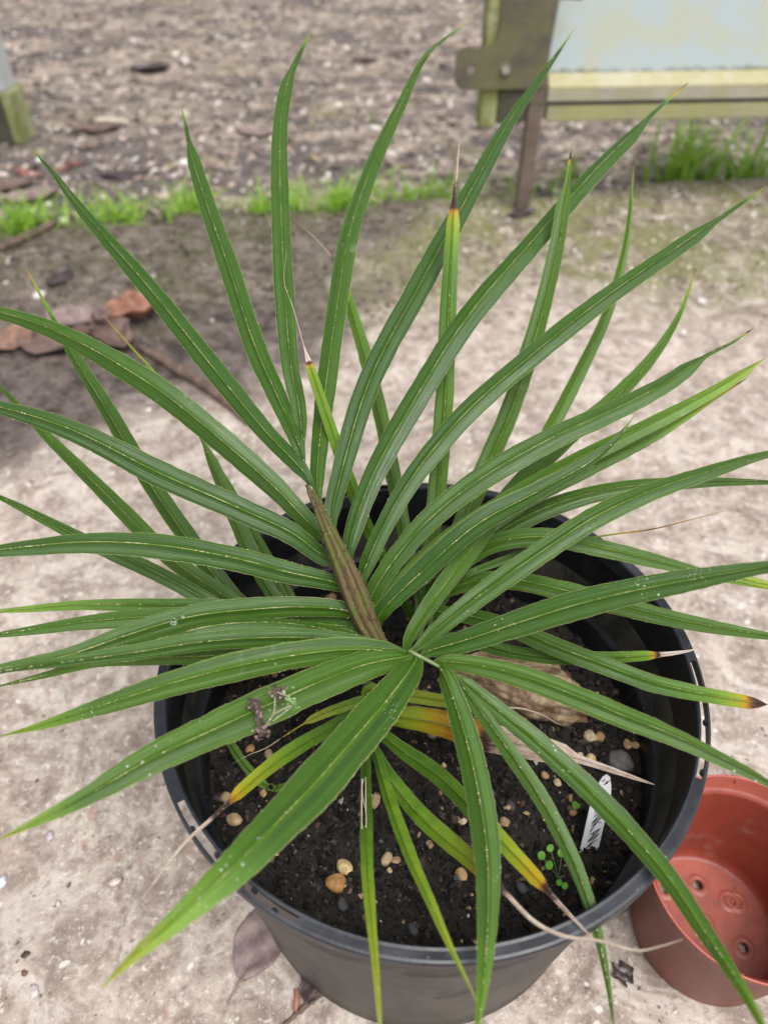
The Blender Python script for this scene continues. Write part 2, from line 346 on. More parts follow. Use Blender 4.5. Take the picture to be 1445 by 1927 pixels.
def panel_mat():
    m = M('algae_panel'); o = m.coord(); n = m.noise(o, 7, 6, .65, .6); n2 = m.noise(o, 40, 5, .7); z = m.sep(o)[2]
    col = m.mix(m.step(n, .42, .66), (.46, .55, .585), (.50, .535, .44)); col = m.mix(m.math('MULTIPLY', m.step(n2, .56, .72), .5), col, (.50, .53, .34))
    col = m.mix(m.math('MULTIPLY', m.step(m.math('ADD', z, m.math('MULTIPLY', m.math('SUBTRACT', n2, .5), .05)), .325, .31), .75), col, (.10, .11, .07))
    m.set(Base_Color=col, Roughness=.5); return m.m
MAT['panel'] = panel_mat()
def weathered(name, a, b, alg, amt, scale=18):
    m = M(name); o = m.coord(); n = m.noise(m.mapped(o, (.35, 1, 1)), scale, 6, .7); n2 = m.noise(o, 11, 5, .65, .5)
    col = m.mix(m.step(n, .35, .65), a, b); col = m.mix(m.math('MULTIPLY', m.step(n2, .4, .6), amt), col, alg)
    m.set(Base_Color=col, Roughness=.7); m.bump(n, .3, .001); return m.m
MAT['rail_yellow'] = weathered('algae_ledge', (.36, .33, .20), (.40, .37, .27), (.30, .28, .09), .5)
MAT['rail_grey'] = weathered('weathered_aluminium', (.40, .38, .31), (.32, .30, .24), (.33, .31, .15), .45)
MAT['rail_low'] = weathered('algae_wood', (.36, .34, .22), (.27, .26, .17), (.31, .31, .10), .6)
MAT['groove'] = simple('dark_groove', (.10, .09, .085), .6)
MAT['plate'] = weathered('algae_steel', (.12, .105, .075), (.075, .065, .05), (.15, .15, .055), .55, 14)
MAT['rust'] = weathered('rusty_steel', (.12, .095, .075), (.17, .13, .10), (.10, .06, .045), .5, 26)
MAT['block'] = weathered('mossy_block', (.28, .29, .12), (.36, .37, .22), (.12, .14, .02), .7)
MAT['blockdark'] = weathered('dark_block', (.05, .05, .03), (.08, .075, .05), (.04, .05, .015), .5)
MAT['alu'] = weathered('pale_aluminium', (.50, .52, .56), (.42, .44, .48), (.40, .40, .28), .3)
MAT['bolt'] = simple('bolt_steel', (.40, .38, .35), .45, (.25, .23, .2), 200, .2)
def water_mat():
    m = M('water'); m.set(Base_Color=(.95, 1, .95), Roughness=.02); m.b.inputs['Transmission Weight'].default_value = 1; m.b.inputs['IOR'].default_value = 1.33; return m.m
MAT['water'] = water_mat()

LEAFLETS = [
    ('tall', [(-0.0588, 0.4268, 0.4158), (-0.0922, 0.4616, 0.4315), (-0.1384, 0.5142, 0.4566), (-0.1981, 0.5833, 0.4903), (-0.2681, 0.6589, 0.5271), (-0.3, 0.6965, 0.5464), (-0.3252, 0.7221, 0.5589)], 0.0205, {'tone': 0.15, 'scurf': 1.0}),
    ('tall', [(-0.0651, 0.447, 0.4295), (-0.0806, 0.481, 0.4428), (-0.1055, 0.5335, 0.4644), (-0.1334, 0.6069, 0.4978), (-0.1603, 0.6746, 0.5303), (-0.1751, 0.7152, 0.5506), (-0.1905, 0.769, 0.5787)], 0.0205, {'tone': 0.2, 'scurf': 0.8, 'tipw': (0.86, 0.32)}),
    ('tall', [(-0.0624, 0.4475, 0.427), (-0.067, 0.4802, 0.4444), (-0.0742, 0.5094, 0.4597), (-0.0815, 0.5663, 0.4896), (-0.0887, 0.642, 0.5293), (-0.0932, 0.7242, 0.5727), (-0.0891, 0.7711, 0.5973), (-0.0801, 0.8005, 0.6123), (-0.0691, 0.8293, 0.6267)], 0.0195, {'tone': 0.15, 'scurf': 0.8, 'tipw': (0.86, 0.4), 'foldx': 0.55}),
    ('tall', [(-0.0507, 0.4188, 0.4089), (-0.0493, 0.4774, 0.431), (-0.0408, 0.5719, 0.4719), (-0.0296, 0.6522, 0.5109), (-0.0086, 0.7212, 0.5462), (0.0175, 0.7826, 0.5786), (0.0385, 0.8274, 0.6031), (0.0616, 0.8535, 0.6156), (0.0879, 0.8775, 0.6262)], 0.0205, {'tone': 0.1, 'scurf': 0.9, 'twist': (0.84, 1.05)}),
    ('tall', [(-0.0393, 0.3977, 0.3957), (-0.0298, 0.4446, 0.4198), (-0.0096, 0.5085, 0.4528), (0.0303, 0.5855, 0.4916), (0.0805, 0.6792, 0.5402), (0.1159, 0.7427, 0.5739), (0.1489, 0.791, 0.599), (0.1846, 0.8431, 0.6266)], 0.0235, {'tone': 0.05, 'scurf': 1.0}),
    ('tall', [(-0.0263, 0.3796, 0.3841), (-0.0111, 0.4217, 0.4128), (0.0239, 0.4799, 0.4487), (0.0678, 0.5441, 0.485), (0.1242, 0.6094, 0.5179), (0.1802, 0.6737, 0.549), (0.2235, 0.7192, 0.5697), (0.2519, 0.7491, 0.5833), (0.2833, 0.7784, 0.5955)], 0.0235, {'tone': 0.05, 'scurf': 1.0, 'tipw': (0.86, 0.3), 'age': [(0, 0), (0.93, 0), (0.965, 0.4), (1, 0.72)]}),
    ('tall', [(-0.016, 0.3645, 0.3714), (0.013, 0.4118, 0.4109), (0.0592, 0.4608, 0.446), (0.1157, 0.506, 0.4726), (0.1746, 0.5508, 0.4955), (0.23, 0.5902, 0.5128), (0.2784, 0.625, 0.5272), (0.3336, 0.6652, 0.5431)], 0.0205, {'tone': 0.1, 'scurf': 1.2, 'tipw': (0.85, 0.3)}),
    ('tall', [(-0.0088, 0.3529, 0.3651), (0.0264, 0.3859, 0.4002), (0.0719, 0.4145, 0.4245), (0.1311, 0.4441, 0.4421), (0.1782, 0.4661, 0.4506), (0.2188, 0.4879, 0.4581), (0.2571, 0.5137, 0.4678), (0.2819, 0.5281, 0.4716), (0.3078, 0.5462, 0.4775)], 0.0215, {'tone': 0.1, 'scurf': 1.0, 'tipw': (0.82, 0.22), 'age': [(0, 0), (0.93, 0), (0.97, 0.8), (1, 0.95)]}),
    ('tall', [(-0.0041, 0.3396, 0.3557), (0.0298, 0.3597, 0.3857), (0.0678, 0.3797, 0.4119), (0.1097, 0.3949, 0.4291), (0.1482, 0.411, 0.4439), (0.1698, 0.4253, 0.4559), (0.1824, 0.4381, 0.4663)], 0.0195, {'tone': 0.2, 'scurf': 1.2, 'roll': (0, 0.5)}),
    ('tall', [(-0.0057, 0.3472, 0.3549), (0.0389, 0.3837, 0.3826), (0.0962, 0.4167, 0.4036), (0.1514, 0.4446, 0.4188), (0.2087, 0.4714, 0.4313), (0.2639, 0.4989, 0.444), (0.313, 0.5269, 0.4575)], 0.017, {'tone': 0.85, 'scurf': 0.4, 'age': [(0, 0), (0.55, 0.03), (0.8, 0.14), (0.95, 0.24), (1, 0.34)], 'endw': 0.5}),
    ('tall', [(-0.0042, 0.3438, 0.3471), (0.0475, 0.3833, 0.3712), (0.1064, 0.4221, 0.393), (0.1632, 0.4493, 0.405), (0.2224, 0.4777, 0.4174), (0.2698, 0.5048, 0.431), (0.3049, 0.5248, 0.4409)], 0.017, {'tone': 0.55, 'scurf': 0.3, 'age': [(0, 0), (0.7, 0.05), (0.93, 0.35), (1, 0.9)]}),
    ('tall', [(-0.0467, 0.3919, 0.3868), (-0.0807, 0.414, 0.4143), (-0.1163, 0.4352, 0.438), (-0.1684, 0.4654, 0.4673), (-0.2304, 0.4952, 0.4905), (-0.2688, 0.5103, 0.4994), (-0.3128, 0.523, 0.5036), (-0.3724, 0.5343, 0.5011)], 0.0225, {'tone': 0.1, 'scurf': 0.7}),
    ('tall', [(-0.0432, 0.3775, 0.3776), (-0.0679, 0.386, 0.3956), (-0.1058, 0.3936, 0.4139), (-0.1618, 0.4059, 0.4372), (-0.2179, 0.4232, 0.4599), (-0.2522, 0.4319, 0.4689), (-0.2911, 0.4396, 0.4746), (-0.3476, 0.4477, 0.4763)], 0.0225, {'tone': 0.12, 'scurf': 1.0}),
    ('tall', [(-0.0364, 0.3608, 0.369), (-0.0708, 0.3608, 0.3809), (-0.1042, 0.3621, 0.3933), (-0.1582, 0.3613, 0.4086), (-0.207, 0.3567, 0.4167), (-0.2412, 0.3508, 0.4186), (-0.275, 0.3445, 0.419), (-0.3219, 0.3348, 0.4169)], 0.0215, {'tone': 0.1, 'scurf': 1.6}),
    ('tall', [(-0.0291, 0.3441, 0.3575), (-0.0623, 0.3392, 0.3673), (-0.095, 0.3315, 0.3739), (-0.1333, 0.3207, 0.3798), (-0.1731, 0.3041, 0.3809), (-0.211, 0.2871, 0.3805), (-0.2475, 0.2753, 0.3839), (-0.2824, 0.2621, 0.3848)], 0.0195, {'tone': 0.2, 'scurf': 1.4}),
    ('tall', [(-0.0125, 0.3236, 0.3477), (-0.0387, 0.3225, 0.3618), (-0.0745, 0.3176, 0.3767), (-0.1084, 0.3089, 0.3863), (-0.1376, 0.2972, 0.3902), (-0.1716, 0.2823, 0.3933), (-0.207, 0.2703, 0.3988), (-0.241, 0.26, 0.4042)], 0.0125, {'tone': 0.25, 'scurf': 1.2, 'roll': (0.3, 0.6)}),
    ('tall', [(-0.004, 0.3176, 0.3488), (-0.0381, 0.3131, 0.3645), (-0.08, 0.3036, 0.3786), (-0.1196, 0.2928, 0.3886), (-0.1602, 0.2797, 0.3952), (-0.1993, 0.2687, 0.4006), (-0.2345, 0.2595, 0.4038), (-0.2576, 0.2509, 0.402)], 0.015, {'tone': 0.35, 'scurf': 0.8}),
    ('tall', [(-0.0268, 0.3403, 0.342), (-0.0636, 0.3388, 0.3504), (-0.1167, 0.3363, 0.3599), (-0.1614, 0.3331, 0.364), (-0.2058, 0.3287, 0.3647), (-0.2505, 0.3231, 0.3616), (-0.3034, 0.3178, 0.3562)], 0.0185, {'tone': 0.5, 'scurf': 0.7, 'age': [(0, 0), (1, 0.08)]}),
    ('tall', [(-0.03, 0.3514, 0.3406), (-0.073, 0.3514, 0.347), (-0.128, 0.3517, 0.353), (-0.1752, 0.3512, 0.3548), (-0.2267, 0.3513, 0.3547), (-0.2629, 0.3501, 0.3518), (-0.3205, 0.3497, 0.346)], 0.013, {'tone': 0.35, 'scurf': 0.8, 'age': [(0, 0), (0.5, 0.05), (0.8, 0.18), (1, 0.25)]}),
    ('tall', [(-0.0246, 0.3338, 0.341), (-0.0699, 0.3195, 0.3475), (-0.1132, 0.3075, 0.3534), (-0.1549, 0.2998, 0.3606), (-0.1955, 0.2928, 0.3657), (-0.229, 0.283, 0.3639), (-0.2657, 0.274, 0.3612)], 0.014, {'tone': 0.6, 'scurf': 1.0, 'age': [(0, 0), (1, 0.12)]}),
    ('fan', [(0.0153, 0.2971, 0.3707), (-0.015, 0.292, 0.3814), (-0.0457, 0.2845, 0.3884), (-0.0915, 0.271, 0.3932), (-0.1326, 0.2582, 0.3926), (-0.1702, 0.2467, 0.3881), (-0.2083, 0.2368, 0.3808), (-0.2361, 0.2318, 0.3751)], 0.0185, {'tone': 0.35, 'scurf': 0.6, 'age': [(0, 0), (0.7, 0), (1, 0.28)], 'specks': 1}),
    ('fan', [(0.0177, 0.2943, 0.3721), (-0.0113, 0.2813, 0.38), (-0.0412, 0.2642, 0.3851), (-0.0721, 0.2448, 0.3893), (-0.101, 0.2265, 0.3926), (-0.1307, 0.2079, 0.3954), (-0.1658, 0.1831, 0.3952), (-0.1897, 0.1686, 0.3952), (-0.2038, 0.1608, 0.3951)], 0.0235, {'tone': 0.3, 'scurf': 0.6, 'age': [(0, 0), (0.8, 0.02), (1, 0.33)], 'specks': 1}),
    ('fan', [(0.0214, 0.2894, 0.3742), (0.0076, 0.2636, 0.3787), (-0.0104, 0.2349, 0.3854), (-0.0362, 0.1953, 0.3951), (-0.0586, 0.164, 0.4028), (-0.0788, 0.1385, 0.4076), (-0.1, 0.1165, 0.4093), (-0.1146, 0.1037, 0.4077), (-0.1277, 0.0918, 0.4029)], 0.0265, {'tone': 0.3, 'scurf': 0.5, 'age': [(0, 0), (0.6, 0.03), (0.85, 0.2), (1, 0.34)], 'specks': 1}),
    ('fan', [(0.0384, 0.2811, 0.3729), (0.0463, 0.2574, 0.3675), (0.0532, 0.2277, 0.3612), (0.0577, 0.1966, 0.3556), (0.059, 0.1676, 0.3514), (0.0568, 0.1404, 0.3488), (0.0527, 0.115, 0.3479), (0.0484, 0.0959, 0.3484), (0.043, 0.0759, 0.3503)], 0.0172, {'tone': 0.55, 'scurf': 0.5, 'age': [(0, 0), (0.7, 0.05), (1, 0.2)], 'specks': 1}),
    ('fan', [(0.0449, 0.2808, 0.3697), (0.0636, 0.2602, 0.3564), (0.0799, 0.2399, 0.3451), (0.0969, 0.2166, 0.3341), (0.111, 0.1908, 0.3239), (0.1201, 0.1656, 0.3159), (0.1248, 0.1412, 0.3103), (0.126, 0.1176, 0.3073), (0.1243, 0.0902, 0.3076)], 0.011, {'tone': 0.5, 'scurf': 0.5, 'specks': 1}),
    ('fan', [(0.0492, 0.2791, 0.3679), (0.0725, 0.2635, 0.3575), (0.099, 0.2439, 0.348), (0.1265, 0.2182, 0.3397), (0.1481, 0.1924, 0.3357), (0.1658, 0.163, 0.336), (0.1761, 0.132, 0.3416), (0.1811, 0.1065, 0.3527), (0.1804, 0.083, 0.3685), (0.1759, 0.0663, 0.3836)], 0.0142, {'tone': 0.5, 'scurf': 0.4, 'age': [(0, 0), (0.75, 0.05), (1, 0.3)], 'specks': 1}),
    ('fan', [(0.0374, 0.2884, 0.3732), (0.0625, 0.2843, 0.3743), (0.0914, 0.2762, 0.3735), (0.1226, 0.2637, 0.3711), (0.1508, 0.2506, 0.3692), (0.1805, 0.2359, 0.369), (0.2052, 0.2208, 0.3689), (0.2278, 0.2046, 0.3698), (0.2478, 0.1864, 0.3712)], 0.0158, {'tone': 0.35, 'scurf': 0.3, 'specks': 1}),
    ('fan', [(0.0296, 0.2964, 0.3728), (0.0558, 0.2984, 0.3838), (0.0915, 0.302, 0.3992), (0.1261, 0.305, 0.4131), (0.1615, 0.3067, 0.425), (0.1991, 0.3075, 0.4358), (0.239, 0.308, 0.4458), (0.2783, 0.3067, 0.4526)], 0.0192, {'tone': 0.3, 'scurf': 0.3, 'specks': 1}),
    ('fan', [(0.0226, 0.3014, 0.3708), (0.0447, 0.3166, 0.3822), (0.0763, 0.3361, 0.3956), (0.1145, 0.3584, 0.4095), (0.1498, 0.378, 0.4206), (0.1902, 0.3957, 0.4283), (0.236, 0.4121, 0.4328), (0.288, 0.4299, 0.4363), (0.3375, 0.4416, 0.4339)], 0.0165, {'tone': 0.3, 'scurf': 0.3, 'specks': 1}),
    ('fan', [(0.0156, 0.3063, 0.3658), (0.034, 0.3382, 0.3727), (0.0603, 0.3752, 0.3801), (0.0944, 0.4239, 0.3913), (0.1486, 0.4848, 0.4035), (0.1965, 0.5301, 0.4113), (0.2434, 0.5815, 0.4242), (0.2767, 0.6293, 0.44), (0.3017, 0.6833, 0.4611)], 0.0165, {'tone': 0.6, 'scurf': 0.4, 'age': [(0, 0), (0.85, 0.05), (0.96, 0.3), (1, 0.9)]}),
    ('rear', [(0.0289, 0.3672, 0.3066), (0.036, 0.4033, 0.3366), (0.045, 0.4582, 0.386), (0.0504, 0.508, 0.4351), (0.0533, 0.5612, 0.4923), (0.0561, 0.5972, 0.5345), (0.0579, 0.6201, 0.5632), (0.0606, 0.639, 0.5879)], 0.0172, {'tone': 0.75, 'scurf': 0.4, 'age': [(0, 0), (0.72, 0.06), (0.8, 0.16), (0.855, 0.34), (0.872, 0.68), (0.93, 0.8), (1, 0.95)], 'tipw': (0.865, 0.28)}),
    ('rear', [(0.0332, 0.3687, 0.3081), (0.0555, 0.4162, 0.3418), (0.0827, 0.4675, 0.3837), (0.1053, 0.5052, 0.4183), (0.1253, 0.5469, 0.4613), (0.1409, 0.5869, 0.5075), (0.1493, 0.618, 0.5478), (0.153, 0.6455, 0.5875)], 0.0188, {'tone': 0.7, 'scurf': 0.4, 'age': [(0, 0), (0.8, 0.05), (0.93, 0.12), (0.955, 0.2), (0.965, 0.75), (1, 0.9)], 'tipw': (0.9, 0.3)}),
    ('rear', [(0.0353, 0.3702, 0.3096), (0.0647, 0.4129, 0.3324), (0.1074, 0.4667, 0.3604), (0.1455, 0.521, 0.3895), (0.1781, 0.5731, 0.4184), (0.2071, 0.625, 0.4478), (0.2294, 0.6858, 0.4837), (0.245, 0.7658, 0.5322)], 0.014, {'tone': 0.7, 'scurf': 0.3, 'age': [(0, 0), (0.9, 0.1), (0.97, 0.3), (1, 0.85)]}),
    ('rear', [(0.031, 0.3762, 0.3158), (0.0192, 0.425, 0.3388), (0.008, 0.4812, 0.3657), (-0.005, 0.5434, 0.396), (-0.0208, 0.6026, 0.425), (-0.0365, 0.6522, 0.4495), (-0.0484, 0.685, 0.4656), (-0.069, 0.7123, 0.4773), (-0.0905, 0.7349, 0.4857)], 0.015, {'tone': 0.7, 'scurf': 0.3, 'age': [(0, 0), (0.72, 0.12), (0.83, 0.35), (0.85, 0.82), (1, 0.95)], 'tipw': (0.8, 0.13)}),
    ('rear', [(0.0337, 0.425, 0.2224), (0.0058, 0.4331, 0.2996), (-0.0144, 0.4408, 0.3511), (-0.0308, 0.4534, 0.4015), (-0.0463, 0.4718, 0.4479), (-0.0598, 0.4941, 0.4838), (-0.0689, 0.5154, 0.5078), (-0.076, 0.5307, 0.5217), (-0.0745, 0.5513, 0.5375)], 0.0118, {'tone': 1.0, 'scurf': 0.2, 'age': [(0, 0.06), (0.5, 0.15), (0.745, 0.22), (0.755, 0.95), (1, 1)], 'tipw': (0.76, 0.07)}),
    ('right', [(0.0334, 0.3793, 0.3118), (0.0622, 0.4027, 0.3437), (0.0926, 0.4185, 0.3643), (0.1347, 0.432, 0.3808), (0.1815, 0.441, 0.3898), (0.2378, 0.4469, 0.3919), (0.2913, 0.4512, 0.3893), (0.347, 0.455, 0.383)], 0.0178, {'tone': 0.55, 'scurf': 0.3}),
    ('right', [(0.0393, 0.3819, 0.3289), (0.0615, 0.3924, 0.3551), (0.0854, 0.3983, 0.3719), (0.1248, 0.3963, 0.381), (0.1642, 0.3877, 0.3784), (0.2082, 0.3798, 0.3715), (0.2539, 0.374, 0.3605), (0.3025, 0.3713, 0.3468)], 0.0165, {'tone': 0.6, 'scurf': 0.3, 'age': [(0, 0), (0.8, 0.05), (1, 0.3)]}),
    ('right', [(0.041, 0.3772, 0.3313), (0.0654, 0.3805, 0.3461), (0.0972, 0.3766, 0.3544), (0.132, 0.366, 0.3556), (0.17, 0.3539, 0.3541), (0.2112, 0.3422, 0.3511), (0.2488, 0.3344, 0.3485), (0.283, 0.3292, 0.3458), (0.3256, 0.3249, 0.3419)], 0.0172, {'tone': 0.6, 'scurf': 0.3, 'age': [(0, 0), (0.85, 0.05), (1, 0.22)]}),
    ('right', [(0.0386, 0.3668, 0.3276), (0.0644, 0.3571, 0.3346), (0.0949, 0.3429, 0.3385), (0.128, 0.3251, 0.3378), (0.1605, 0.3106, 0.3359), (0.1928, 0.2984, 0.332), (0.2295, 0.2908, 0.3288), (0.2727, 0.2861, 0.3233)], 0.0155, {'tone': 0.55, 'scurf': 0.5, 'age': [(0, 0), (0.65, 0.05), (0.85, 0.14), (0.93, 0.32), (0.965, 0.7), (1, 0.72)], 'tipw': (0.965, 0.5)}),
    ('right', [(0.0386, 0.3537, 0.3141), (0.0648, 0.346, 0.3176), (0.0963, 0.335, 0.3185), (0.131, 0.3272, 0.3213), (0.1692, 0.324, 0.3267), (0.2035, 0.3233, 0.331), (0.2228, 0.3243, 0.3336), (0.2324, 0.3257, 0.3356)], 0.0115, {'tone': 0.75, 'scurf': 0.2, 'age': [(0, 0), (0.7, 0.08), (0.83, 0.2), (0.86, 0.7), (0.88, 0.97), (1, 1)], 'tipw': (0.84, 0.4)}),
    ('right', [(0.0652, 0.3837, 0.3524), (0.0865, 0.3923, 0.3553), (0.1168, 0.4034, 0.3586), (0.152, 0.4128, 0.3592), (0.1835, 0.4202, 0.3589), (0.2201, 0.4278, 0.3579), (0.2574, 0.4384, 0.3596), (0.2912, 0.4483, 0.3617)], 0.0075, {'tone': 0.5, 'scurf': 0.1, 'tipw': (0.5, 0.25), 'age': [(0, 0), (0.5, 0.05), (0.7, 0.62), (1, 0.5)]}),
    ('right', [(0.2492, 0.3833, 0.3592), (0.2697, 0.379, 0.3547), (0.2984, 0.3742, 0.3497), (0.3271, 0.3676, 0.3429)], 0.008, {'tone': 0.9, 'scurf': 0.1, 'age': [(0, 0.1), (0.4, 0.25), (1, 0.35)]}),
    ('left', [(-0.0507, 0.3349, 0.3018), (-0.0848, 0.3566, 0.3138), (-0.1202, 0.3815, 0.326), (-0.173, 0.4395, 0.3554), (-0.2045, 0.4788, 0.3738), (-0.2447, 0.5353, 0.3991), (-0.2883, 0.5951, 0.4241), (-0.3123, 0.631, 0.439), (-0.3464, 0.6822, 0.46)], 0.0175, {'tone': 0.45, 'scurf': 0.2, 'tipw': (0.8, 0.3), 'age': [(0, 0), (0.82, 0), (0.93, 0.28), (1, 0.5)]}),
    ('left', [(-0.0511, 0.3407, 0.3006), (-0.0729, 0.3658, 0.3154), (-0.0979, 0.396, 0.332), (-0.1248, 0.4436, 0.3576), (-0.1487, 0.4906, 0.3815), (-0.1735, 0.5324, 0.4012), (-0.2065, 0.5691, 0.4154), (-0.2354, 0.5999, 0.4267), (-0.2669, 0.6345, 0.4393)], 0.015, {'tone': 0.55, 'scurf': 0.2, 'tipw': (0.52, 0.24), 'age': [(0, 0), (0.5, 0.05), (0.8, 0.28), (1, 0.5)]}),
    ('left', [(-0.0558, 0.3509, 0.304), (-0.0763, 0.3867, 0.323), (-0.1074, 0.4322, 0.344), (-0.1359, 0.4791, 0.3644), (-0.1659, 0.5233, 0.3818)], 0.0105, {'tone': 0.8, 'scurf': 0.1}),
    ('left', [(-0.0548, 0.3363, 0.3033), (-0.0923, 0.3558, 0.3216), (-0.1262, 0.3754, 0.3367), (-0.17, 0.4007, 0.3523), (-0.212, 0.4352, 0.3719), (-0.2517, 0.469, 0.3882), (-0.2888, 0.5012, 0.4019), (-0.3345, 0.5436, 0.4185), (-0.359, 0.5675, 0.4275)], 0.015, {'tone': 0.4, 'scurf': 0.3}),
    ('left', [(-0.059, 0.3349, 0.3018), (-0.0995, 0.3492, 0.3236), (-0.136, 0.3652, 0.3427), (-0.1771, 0.3813, 0.3583), (-0.2194, 0.3965, 0.369), (-0.2589, 0.4132, 0.3785), (-0.3049, 0.4339, 0.3877), (-0.3434, 0.449, 0.3912)], 0.014, {'tone': 0.4, 'scurf': 0.3}),
    ('old', [(-0.0094, 0.3102, 0.2691), (0.0154, 0.3043, 0.2752), (0.0435, 0.2959, 0.2802), (0.0745, 0.284, 0.2825), (0.1045, 0.2747, 0.2861), (0.1337, 0.2652, 0.2882), (0.1586, 0.2561, 0.2883), (0.1908, 0.2441, 0.287)], 0.0235, {'tone': 0.6, 'scurf': 0.1, 'age': [(0, 0.15), (0.15, 0.3), (0.28, 0.5), (0.4, 0.55), (0.425, 0.7), (0.45, 0.8), (0.55, 0.84), (1, 0.9)], 'tipw': (0.72, 0.3)}),
    ('old', [(-0.0134, 0.3205, 0.287), (0.0112, 0.3142, 0.2925), (0.0432, 0.3063, 0.2962), (0.0728, 0.3017, 0.2978), (0.0865, 0.2997, 0.2973), (0.1024, 0.299, 0.297), (0.1184, 0.2959, 0.2931), (0.1306, 0.2918, 0.2872), (0.1372, 0.2906, 0.2848)], 0.0115, {'tone': 0.95, 'scurf': 0.1, 'age': [(0, 0.2), (0.5, 0.32), (0.6, 0.45), (0.625, 0.7), (0.65, 0.85), (1, 0.97)], 'tipw': (0.66, 0.16)}),
    ('old', [(-0.0127, 0.2884, 0.2753), (-0.0126, 0.2516, 0.2933), (-0.0111, 0.2077, 0.3157), (-0.0095, 0.1674, 0.3362), (-0.0065, 0.1345, 0.3505), (-0.0036, 0.1078, 0.3572), (-0.0017, 0.0878, 0.3554), (-0.0001, 0.0723, 0.3466)], 0.0092, {'tone': 0.5, 'scurf': 0.1, 'age': [(0, 0), (0.35, 0.04), (0.55, 0.18), (0.8, 0.27), (1, 0.33)], 'hole': (0.235, 0.42), 'blotch': 1}),
    ('old', [(-0.0099, 0.2865, 0.2733), (0.0027, 0.2272, 0.304), (0.0152, 0.1787, 0.3304), (0.0258, 0.1465, 0.3467), (0.0353, 0.1203, 0.3556), (0.0423, 0.1055, 0.357), (0.0482, 0.0936, 0.3542)], 0.0098, {'tone': 0.7, 'scurf': 0.1, 'age': [(0, 0.08), (0.5, 0.2), (0.85, 0.28), (1, 0.25)], 'blotch': 1}),
    ('old', [(-0.0115, 0.287, 0.2739), (0.0028, 0.2511, 0.2864), (0.027, 0.2104, 0.3055), (0.0509, 0.1797, 0.3237), (0.0693, 0.1557, 0.3361), (0.0826, 0.1382, 0.3429), (0.096, 0.1291, 0.3496), (0.1129, 0.1238, 0.3592), (0.1296, 0.1179, 0.3643), (0.1393, 0.1184, 0.3693), (0.1502, 0.1203, 0.3747)], 0.0138, {'tone': 0.7, 'scurf': 0.1, 'age': [(0, 0.05), (0.3, 0.16), (0.5, 0.28), (0.565, 0.5), (0.585, 0.72), (0.62, 0.78), (0.66, 0.88), (1, 0.93)], 'tipw': (0.6, 0.22), 'blotch': 1}),
    ('old', [(-0.0083, 0.2921, 0.2791), (0.0145, 0.2682, 0.2887), (0.0395, 0.2424, 0.2999), (0.0617, 0.2126, 0.3086), (0.0788, 0.188, 0.3148), (0.0946, 0.1657, 0.32), (0.1025, 0.1546, 0.3222), (0.1105, 0.144, 0.3241), (0.1173, 0.1353, 0.3255)], 0.014, {'tone': 0.7, 'scurf': 0.1, 'age': [(0, 0.04), (0.55, 0.12), (0.7, 0.3), (0.81, 0.42), (0.83, 0.7), (0.87, 0.8), (1, 0.93)], 'tipw': (0.82, 0.28), 'blotch': 1}),
    ('old', [(-0.0173, 0.3037, 0.2839), (-0.0396, 0.2799, 0.3004), (-0.0659, 0.2497, 0.3197), (-0.0859, 0.2223, 0.3334), (-0.1024, 0.1972, 0.3433), (-0.1155, 0.1788, 0.3496), (-0.1241, 0.163, 0.3518), (-0.1329, 0.1469, 0.3519)], 0.0118, {'tone': 0.7, 'scurf': 0.2, 'age': [(0, 0.02), (0.4, 0.18), (0.62, 0.36), (0.66, 0.48), (0.68, 0.72), (0.73, 0.72), (0.76, 0.86), (1, 0.93)], 'tipw': (0.655, 0.26)}),
    ('old', [(-0.0131, 0.3072, 0.2948), (-0.0326, 0.2974, 0.3004), (-0.0515, 0.287, 0.303), (-0.0699, 0.2751, 0.3014), (-0.0846, 0.266, 0.2982), (-0.0957, 0.2619, 0.2966), (-0.1075, 0.2569, 0.2931)], 0.0085, {'tone': 0.7, 'scurf': 0.1, 'age': [(0, 0.1), (0.5, 0.3), (0.68, 0.45), (0.74, 0.88), (1, 0.95)], 'tipw': (0.55, 0.14)}),
    ('old', [(-0.1295, 0.3108, 0.2481), (-0.1211, 0.2995, 0.2346), (-0.1103, 0.2888, 0.2242), (-0.0985, 0.2797, 0.2172), (-0.0884, 0.2756, 0.2156), (-0.0774, 0.2769, 0.2203), (-0.0621, 0.2807, 0.2314)], 0.0085, {'tone': 0.5, 'scurf': 0, 'age': [(0, 0.1), (1, 0.2)]}),
]
RACHIS = {'tall': [(-0.0002, 0.3287, 0.33), (-0.0129, 0.3486, 0.3506), (-0.0282, 0.3755, 0.3727), (-0.0446, 0.4039, 0.3935), (-0.0589, 0.4293, 0.4125), (-0.0643, 0.4482, 0.4249)],
    'fan': [(0.0179, 0.2982, 0.3704), (0.0242, 0.2939, 0.3703), (0.033, 0.2892, 0.3697), (0.0436, 0.2837, 0.3654), (0.0511, 0.2802, 0.3618)],
    'rear': [(0.0299, 0.3667, 0.3002), (0.0342, 0.3739, 0.3077)],
    'right': [(0.0357, 0.3643, 0.3035), (0.0398, 0.3743, 0.3182), (0.0441, 0.3837, 0.328)],
    'left': [(-0.0511, 0.3363, 0.2961), (-0.0566, 0.348, 0.301)],
    'old': [(-0.0081, 0.3117, 0.2706), (-0.0108, 0.2948, 0.2719), (-0.0123, 0.2866, 0.2706)]}
SPEAR = [(-0.0002, 0.3212, 0.338), (-0.0126, 0.3345, 0.3547), (-0.026, 0.3566, 0.3805), (-0.0403, 0.3794, 0.4041), (-0.0505, 0.3962, 0.42), (-0.0567, 0.4045, 0.4271)]
